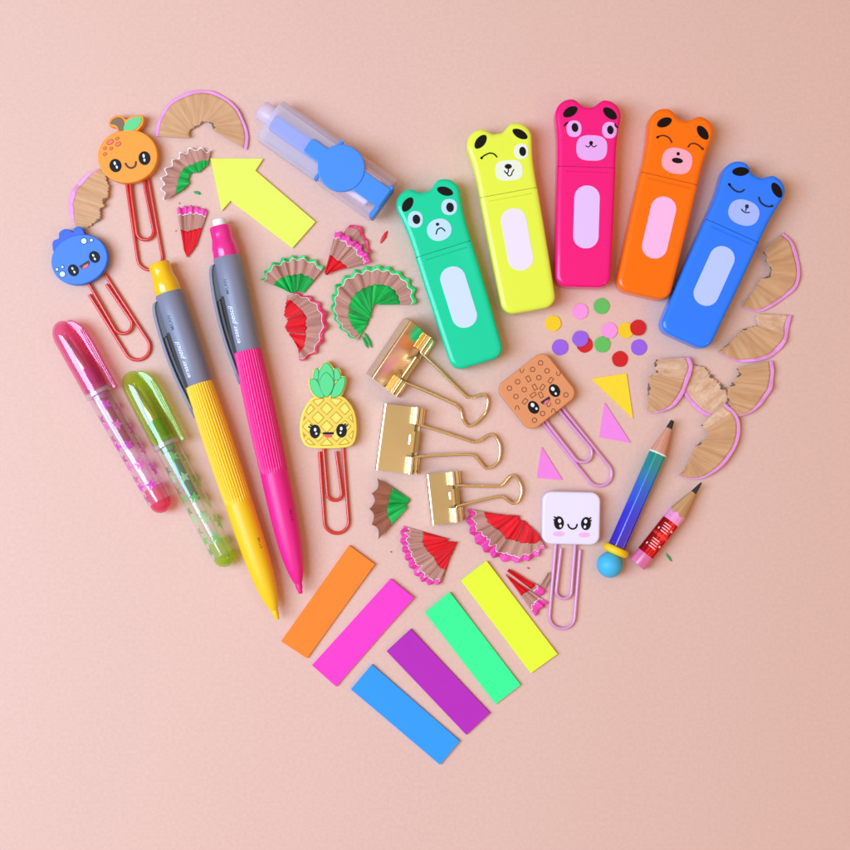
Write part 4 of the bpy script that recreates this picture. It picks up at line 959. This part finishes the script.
def shaving(label, O, I, wood, rim=None, rw=0.1, core=None, tc=0.45, n=0, amp=0.0, zamp=1.2, lift=4.0, z=0.4, jag=1.0, seed=1, primer=True,
            wig=0.0, pale=None, splits=(), cusp=False, group='wooden pencil shavings with pink painted edges', name='pencil_shaving', nu=160, corejag=0.0, prw=0.018, tip_z=0.0, ragrim=0.0):
    rnd = random.Random(seed)
    c = (sum(p[0] for p in O+I)/len(O+I), sum(p[1] for p in O+I)/len(O+I))
    T = Thing(name, label, 'pencil shaving', c, 2.0, group)
    Os = spline(O, 8); ph = rnd.uniform(0, 6)
    # cracks and folds: piecewise facets round the fan
    nf = max(3, n or 4); fold = [rnd.uniform(-1, 1) for _ in range(nf*2+3)]
    jg = [rnd.uniform(-1, 1) for _ in range(90)]
    def pt(uu, t):
        o = sample(Os, uu); i = sample(I, uu)
        dx, dy = o[0]-i[0], o[1]-i[1]; l = math.hypot(dx, dy) or 1; dx /= l; dy /= l
        wv = 0.0
        if n:
            uu_ = uu+0.28/n*noise.noise(Vector((uu*n*0.45, seed*3.1, 1)))
            q = sin(2*pi*n*uu_+ph)*(1.05+0.45*noise.noise(Vector((uu*n*0.6, seed*1.3, 9))))
            wv = (1-2*abs(sin(pi*n*uu))**0.8) if cusp else q
        k = t**2.0
        off = wv*amp*k
        ji = int(uu*70); jf = uu*70-ji; jj = jg[ji % 90]*(1-jf)+jg[(ji+1) % 90]*jf
        off += jj*jag*0.8*max(0, 1-t*6)
        off += wig*noise.noise(Vector((uu*9+seed, t*2, 3)))*t
        x = i[0]+(o[0]-i[0])*t+dx*off; y = i[1]+(o[1]-i[1])*t+dy*off
        fi = uu*(nf*2); f0 = int(fi); ff = fi-f0; fo = fold[f0]*(1-ff)+fold[f0+1]*ff
        zz = z+0.5+lift*(1-t)**1.2*(0.6+0.4*sin(uu*5+seed))+zamp*(0.8*(fo+1)*(0.3+0.7*t) + (0.42*(wv+1)*t*t if n else 0))
        zz += 0.5*noise.noise(Vector((uu*14, t*3, seed)))+0.5
        zz += tip_z*(abs(uu-0.5)*2)**2
        return (x, y, max(z+0.2, zz))
    def band(t0f, t1f, nt, m, name, dz=0.0, a0=0, a1=None):
        V, F, UV = [], [], []
        a1 = nu if a1 is None else a1; na = a1-a0
        for a in range(na+1):
            uu = (a+a0)/nu
            t0, t1 = t0f(uu), t1f(uu)
            for b in range(nt+1):
                t = t0+(t1-t0)*b/nt; x, y, zz = pt(uu, t); V.append((x, y, zz+dz)); UV.append((uu+seed*0.37, t))
        for a in range(na):
            for b in range(nt): F.append((a*(nt+1)+b, (a+1)*(nt+1)+b, (a+1)*(nt+1)+b+1, a*(nt+1)+b+1))
        o = T.mesh(name, V, F, m, smooth=True, uvs=UV)
        # keep the fan's upper side as the outside
        me = o.data
        if sum(p.normal.z for p in me.polygons) < 0:
            me.flip_normals()
        so = o.modifiers.new('thickness', 'SOLIDIFY'); so.thickness = 0.55*S; so.offset = -1
        return o
    def cj(uu):
        return tc+corejag*noise.noise(Vector((uu*22, seed*1.7, 0)))
    def rj(uu):
        return 1-rw*(1+0.35*noise.noise(Vector((uu*6, seed*4.3, 7)))+ragrim*noise.noise(Vector((uu*30, seed*2.3, 5)))*2)
    zero = lambda q: 0.0
    one = lambda q: 1.0
    t_lo = zero
    if core:
        cuts = [0.0]+list(splits)+[1.0]
        for q0, q1 in zip(cuts, cuts[1:]):
            band(zero, cj, 10, core, 'coloured_lead', a0=int(nu*q0)+(1 if q0 else 0), a1=int(nu*q1)-(1 if q1 < 1 else 0))
        t_lo = cj
    if rim:
        if primer:
            w2 = lambda q: rj(q)-prw
            band(t_lo, w2, 14, wood, 'wood_fan'); band(w2, rj, 2, RIMW, 'primer_edge', dz=0.12)
        elif pale:
            q = int(nu*pale); band(t_lo, rj, 14, WOODU, 'pale_flap', a1=q); band(t_lo, rj, 14, wood, 'wood_fan', a0=q)
        else: band(t_lo, rj, 14, wood, 'wood_fan')
        band(rj, one, 4, rim, 'painted_edge', dz=0.1)
    else: band(t_lo, one, 16, wood, 'wood_fan')
    if not core and rim:
        # smears of graphite left along the torn inner edge
        V, F = [], []
        for a in range(nu):
            g0 = noise.noise(Vector((a/nu*11, seed*5.5, 2)))
            if g0 > 0.12 and (a+1)/nu < 1:
                b = len(V); w = 0.02+0.14*(g0-0.12)
                for uu, t in ((a/nu, 0.0), ((a+1)/nu, 0.0), ((a+1)/nu, w), (a/nu, w)):
                    x, y, zz = pt(uu, t); V.append((x, y, zz+0.12))
                F.append((b, b+1, b+2, b+3))
        if F: T.mesh('graphite_smear', V, F, mat('graphite_smear', (112, 92, 80), rough=0.6))
    return T

G1 = 'graphite pencil shavings with pink edges'
shaving('largest fan shaving with pink rim, between the orange clip and the plastic tube', [(155.3, 136.5), (158.8, 120), (168.2, 104.7), (184.7, 94.1), (205.9, 89.9), (222.4, 95.3), (236.5, 107), (244.7, 122.4), (248.7, 136.5), (247, 150)],
        [(190.6, 138.8), (189.6, 134), (190, 131), (196, 127.6), (203.5, 122.5), (209, 123), (213, 126), (214, 130), (216, 133)], WOOD, RIMP, 0.085, zamp=2.2, lift=7, seed=3, primer=False, group=G1, wig=1.0)
shaving('pink rimmed shaving tucked behind the orange clip head', [(75, 226), (70.6, 214), (69.6, 202), (74, 188.2), (84.7, 176.5), (98.8, 169.0)],
        [(87, 228), (102, 218.5), (101, 212), (105, 206), (103, 203), (108.5, 198), (109.5, 188), (107, 178), (104, 172)], WOOD, RIMP, 0.13, zamp=1.8, lift=4, seed=5, primer=False, group=G1, jag=1.6)
shaving('pink rimmed shaving right beside the blue highlighter', [(783.8, 232.4), (791.8, 241.2), (798, 255.3), (800.2, 271.2), (797, 287), (784.7, 298.5), (770.6, 307.4), (758.2, 312), (742.4, 307.4)],
        [(760.9, 253.5), (766, 257), (763.5, 261.5), (768, 266), (769.7, 271.2), (767, 276.5), (760, 279), (753, 290.6), (743.8, 304)], WOOD, RIMP, 0.11, zamp=2.2, lift=7, seed=7, primer=False, group=G1)
shaving('pink rimmed shaving with a pale folded end, below the one by the blue highlighter', [(791.8, 315.3), (789, 329.4), (784.7, 343.5), (775.9, 354), (761.8, 360.3), (738.8, 362), (716.8, 352.4)],
        [(756.5, 314.4), (755.6, 320.6), (758, 326), (751.2, 326.8), (742.4, 329.4), (731.8, 340), (718.9, 351)], WOOD, RIMP, 0.12, zamp=2.6, lift=5, seed=9, pale=0.2, primer=False, group=G1)
shaving('pale rough shaving lying under its neighbours in the middle of the cluster', [(685, 364), (681, 380), (683.7, 393.7), (691, 403.5), (701, 413.4), (713, 417.5)],
        [(694, 364.5), (706, 368), (712.5, 377), (720.7, 384.6), (726, 391), (728, 400)], WOODU, RIMP, 0.12, zamp=1.6, lift=2, seed=11, primer=False, group=G1, z=0.3, jag=2.0)
shaving('pink rimmed shaving at the left end of the cluster', [(688.6, 357.4), (691.9, 366.5), (687.8, 381.3), (682, 396), (673, 406.8), (661.4, 411.8), (647.4, 413.4)],
        [(654.8, 359.9), (652.4, 365.7), (654.8, 373), (647.4, 377.2), (647, 392.8), (647.2, 409.3)], WOOD, RIMP, 0.11, zamp=2.2, lift=5, seed=13, pale=0.3, primer=False, group=G1, z=3.6)
shaving('pink rimmed shaving at the right end of the cluster', [(772.6, 360.7), (773.4, 374.7), (771, 389.5), (763.6, 401), (752, 411.8), (737.2, 416.7)],
        [(735.6, 368), (738, 374.7), (732.3, 381.3), (727.3, 389.5), (726.5, 399.4), (732.3, 412.6)], WOOD, RIMP, 0.11, zamp=2.0, lift=4, seed=15, primer=False, group=G1, z=2.4)
shaving('pink rimmed shaving lowest in the cluster, above the red pencil tip', [(724, 403.5), (734, 412.6), (739.3, 424), (738.8, 435.7), (733, 450.5), (722.4, 465.3), (706, 476.9), (691, 479.3), (677, 475.2)],
        [(700.1, 425), (701.8, 428.3), (707.5, 432.4), (703.4, 439), (694.4, 444.7), (691, 452), (681.2, 472)], WOOD, RIMP, 0.10, zamp=2.4, lift=7, seed=17, pale=0.1, primer=False, group=G1, z=3.6, jag=2.2)
G2 = 'colour pencil shavings with scalloped edges'
shaving('ruffled green and wood shaving with a thin white edge, left of the yellow arrow', [(166, 201), (162.6, 190), (163.5, 178), (168, 169), (175, 159.6), (184.5, 152.6), (195.9, 149), (204, 150.2), (211, 151.8)],
        [(183, 190), (189, 184), (189.5, 176.5), (192, 172.5), (198, 173), (207.5, 166)], CW, RIMW, 0.05, LEAD_G, 0.40, n=8, amp=1.7, zamp=3.2, lift=3, seed=21, primer=False, group=G2, jag=1.5)
shaving('narrow pink edged fan with a red tip, below the small green shaving', [(177.4, 209.4), (184, 207), (192.4, 206.5), (200, 208), (207.8, 210.8)],
        [(184, 250), (187, 257), (191, 253), (196.4, 245)], CW, RIMH, 0.14, LEAD_R, 0.50, n=5, amp=0.9, zamp=2.0, lift=1.5, seed=23, group=G2, jag=2, nu=90)
shaving('green edged shaving touching the crimson edged one', [(262, 281), (267, 270), (278, 261.6), (293.7, 256.8), (306.4, 257.6), (317.7, 262.6), (323.3, 269.3)],
        [(285, 290), (292, 293.4), (298, 291), (304, 293)], CW, RIMG, 0.09, LEAD_G, 0.5, n=7, amp=1.5, zamp=2.8, lift=2, seed=25, splits=(0.4, 0.7), group=G2, corejag=0.03)
shaving('crimson edged shaving with split red core, above the pineapple', [(287.4, 295), (300, 294), (309.5, 297), (318.7, 303.2), (325, 312), (327.0, 323.3), (323.4, 337.4), (317.4, 349.7), (309.2, 357.6), (299.4, 360.7)],
        [(286.5, 304), (284, 315), (288, 321), (285, 327), (291, 337), (298, 346)], CW, RIMR, 0.10, LEAD_R, 0.50, n=8, amp=1.4, zamp=2.6, lift=3, seed=27, splits=(0.33, 0.66), group=G2, corejag=0.05)
shaving('largest green edged shaving, a wide scalloped fan left of the green highlighter', [(357, 341.4), (344, 331.5), (335.8, 320.4), (331.6, 306.3), (333.8, 292), (340.5, 281.2), (351, 273.4), (363.8, 268.4), (377.9, 266.3), (392, 268.8), (404.0, 275.8), (412.2, 285.4), (415.4, 296), (414.4, 304.9)],
        [(365.2, 328), (370.5, 318), (372, 308), (373.6, 304.4), (375.4, 303.8), (377, 304.4), (381, 304.8)], CW, RIMG, 0.085, LEAD_G, 0.56, n=15, amp=1.3, zamp=2.4, lift=3, seed=29, splits=(0.3, 0.62), group=G2, nu=260, corejag=0.03)
shaving('pale wood shaving showing behind the hot pink edged fan near the tube', [(346, 229), (351, 225.4), (356.5, 225), (361, 228), (366, 238), (371.5, 253)],
        [(340, 246), (346, 250), (352, 256)], CW, RIMR, 0.12, None, 0.4, n=3, amp=0.8, zamp=2, lift=1, seed=31, group=G2, primer=False, nu=80)
shaving('hot pink edged fan with red tip pointing left, below the tube', [(336, 232), (342, 233.4), (349, 238), (354, 242), (359.6, 243.4), (363.4, 251), (369, 256.4), (369.6, 263.4)],
        [(325.4, 272), (325.6, 275), (327.4, 275), (331, 272)], CW, RIMH, 0.14, LEAD_R, 0.42, n=6, amp=1.0, zamp=2.4, lift=2, seed=33, group=G2, z=2.6, jag=0.6, ragrim=0.2)
shaving('dark brown unpainted shaving with green core under the middle binder clip', [(379, 479.2), (375.4, 487.7), (372.7, 499.7), (371.6, 513.8), (374.6, 526.5), (379.8, 537)],
        [(409.5, 498.6), (409, 502), (405.6, 504.5), (407, 508)], BW, None, 0.1, LEAD_G, 0.56, n=4, amp=2.2, zamp=2.6, lift=2, seed=35, splits=(0.46,), group=G2, cusp=True)
shaving('pink edged shaving with a broad red core, left of the smallest binder clip', [(402.4, 525.8), (400.8, 539.2), (405.2, 556.6), (413.2, 571.0), (422.4, 580.6), (433.4, 584.4), (442.4, 581.6)],
        [(446, 538), (449, 538.6), (445, 541), (457, 542), (454, 549), (451, 555)], CW, RIMH, 0.13, LEAD_R, 0.52, n=9, amp=1.0, zamp=2.4, lift=2, seed=37, group=G2, corejag=0.03, ragrim=0.35)
shaving('widest red cored shaving, between the smallest binder clip and the marshmallow', [(468.5, 509), (467.6, 523), (474, 538.5), (485.4, 551.3), (498, 558.3), (510.8, 561.4), (525, 560.4), (537.5, 555), (544.7, 546.6)],
        [(500, 514.5), (519, 515.5), (520, 521), (524, 520), (531, 527), (538, 534)], CW, RIMH, 0.17, LEAD_R, 0.5, n=10, amp=1.3, zamp=2.8, lift=3, seed=39, splits=(0.64,), group=G2, corejag=0.05, ragrim=0.3)
shaving('red and wood splinter fan lying beside the yellow flag', [(549, 603.4), (545, 605.4), (540, 609.6), (535.4, 616)],
        [(509, 577), (507.6, 576.4), (506.6, 575.4), (506, 574)], CW, RIMH, 0.17, LEAD_R, 0.52, n=2, amp=0.6, zamp=1.6, lift=1, seed=41, group=G2, jag=0.6, nu=50)
shaving('slim red splinter with pink end, upper of the pair', [(545.4, 590), (544, 593), (540.4, 596.5)],
        [(508.8, 569), (508, 570), (507, 571.2)], CW, RIMH, 0.2, LEAD_R, 0.72, n=1, amp=0.3, zamp=1.0, lift=2, seed=43, group=G2, z=1.6, jag=0.4, nu=40)
shaving('tiny bare wood flake leaning by the lilac wire', [(553, 573.6), (549.6, 572.4), (547.6, 574)],
        [(545.6, 588.4), (543, 588.4), (540.4, 586)], CW, None, 0.2, None, 0.4, zamp=1.0, lift=1, seed=45, group=G2, z=1.0, jag=0.6, nu=40)
# loose green tail under the big green fan
def crumb(label, p, q, w, m, name='lead_crumb', z=0.9, seed=0):
    T = One(name, label, 'crumb', p, 1, 'loose crumbs of coloured lead'); r = random.Random(seed)
    n = 9; path = [(p[0]+(q[0]-p[0])*k/n+r.uniform(-.25, .25), p[1]+(q[1]-p[1])*k/n+r.uniform(-.25, .25), z+r.uniform(-.1, .3)) for k in range(n+1)]
    v, f = tube_geo(path, lambda t: max(0.15, w*(sin(pi*min(1, max(0, t)))**0.6)), 8, True, 0.6)
    T.mesh(name, v, f, m, smooth=True)
RC = mat('crumb_red', (226, 30, 50), rough=0.5); GC = mat('crumb_green', (24, 160, 70), rough=0.5); DC = mat('crumb_dark', (120, 40, 40), rough=0.6)
crumb('green crumb under the small ruffled green shaving', (193.6, 191.6), (201, 194), 1.5, GC, seed=1)
crumb('long red crumb left of the green highlighter', (380.4, 243.4), (387.6, 230.8), 1.9, RC, seed=2)
crumb('thin green crumb right of the foil wrapped pencil', (666.4, 553.4), (671.8, 561.6), 1.1, GC, seed=3)
crumb('green sliver hanging off the largest green shaving', (364.5, 333), (371.8, 348), 2.0, GC, seed=4, z=1.6)
crumb('second green sliver next to the first, shorter and more curved', (362, 336), (368.2, 348.6), 1.3, GC, seed=5, z=1.4)
crumb('tiny red speck above the red splinters', (526.8, 567.6), (529.6, 568.8), 0.7, RC, seed=6)
crumb('tiny dark speck left of the pencil beside the pink triangle', (568.8, 454.6), (569.8, 456.6), 0.5, DC, seed=7)
crumb('tiny dark speck between the orange flag and the red shaving', (390.6, 551.6), (391.8, 552.4), 0.5, DC, seed=8)
crumb('tiny pink speck above the narrow red tipped fan', (179, 202.6), (179.8, 204), 0.45, RC, seed=9)
crumb('tiny pink speck left of the narrow red tipped fan', (175.2, 230.6), (176, 231.4), 0.5, RC, seed=10)
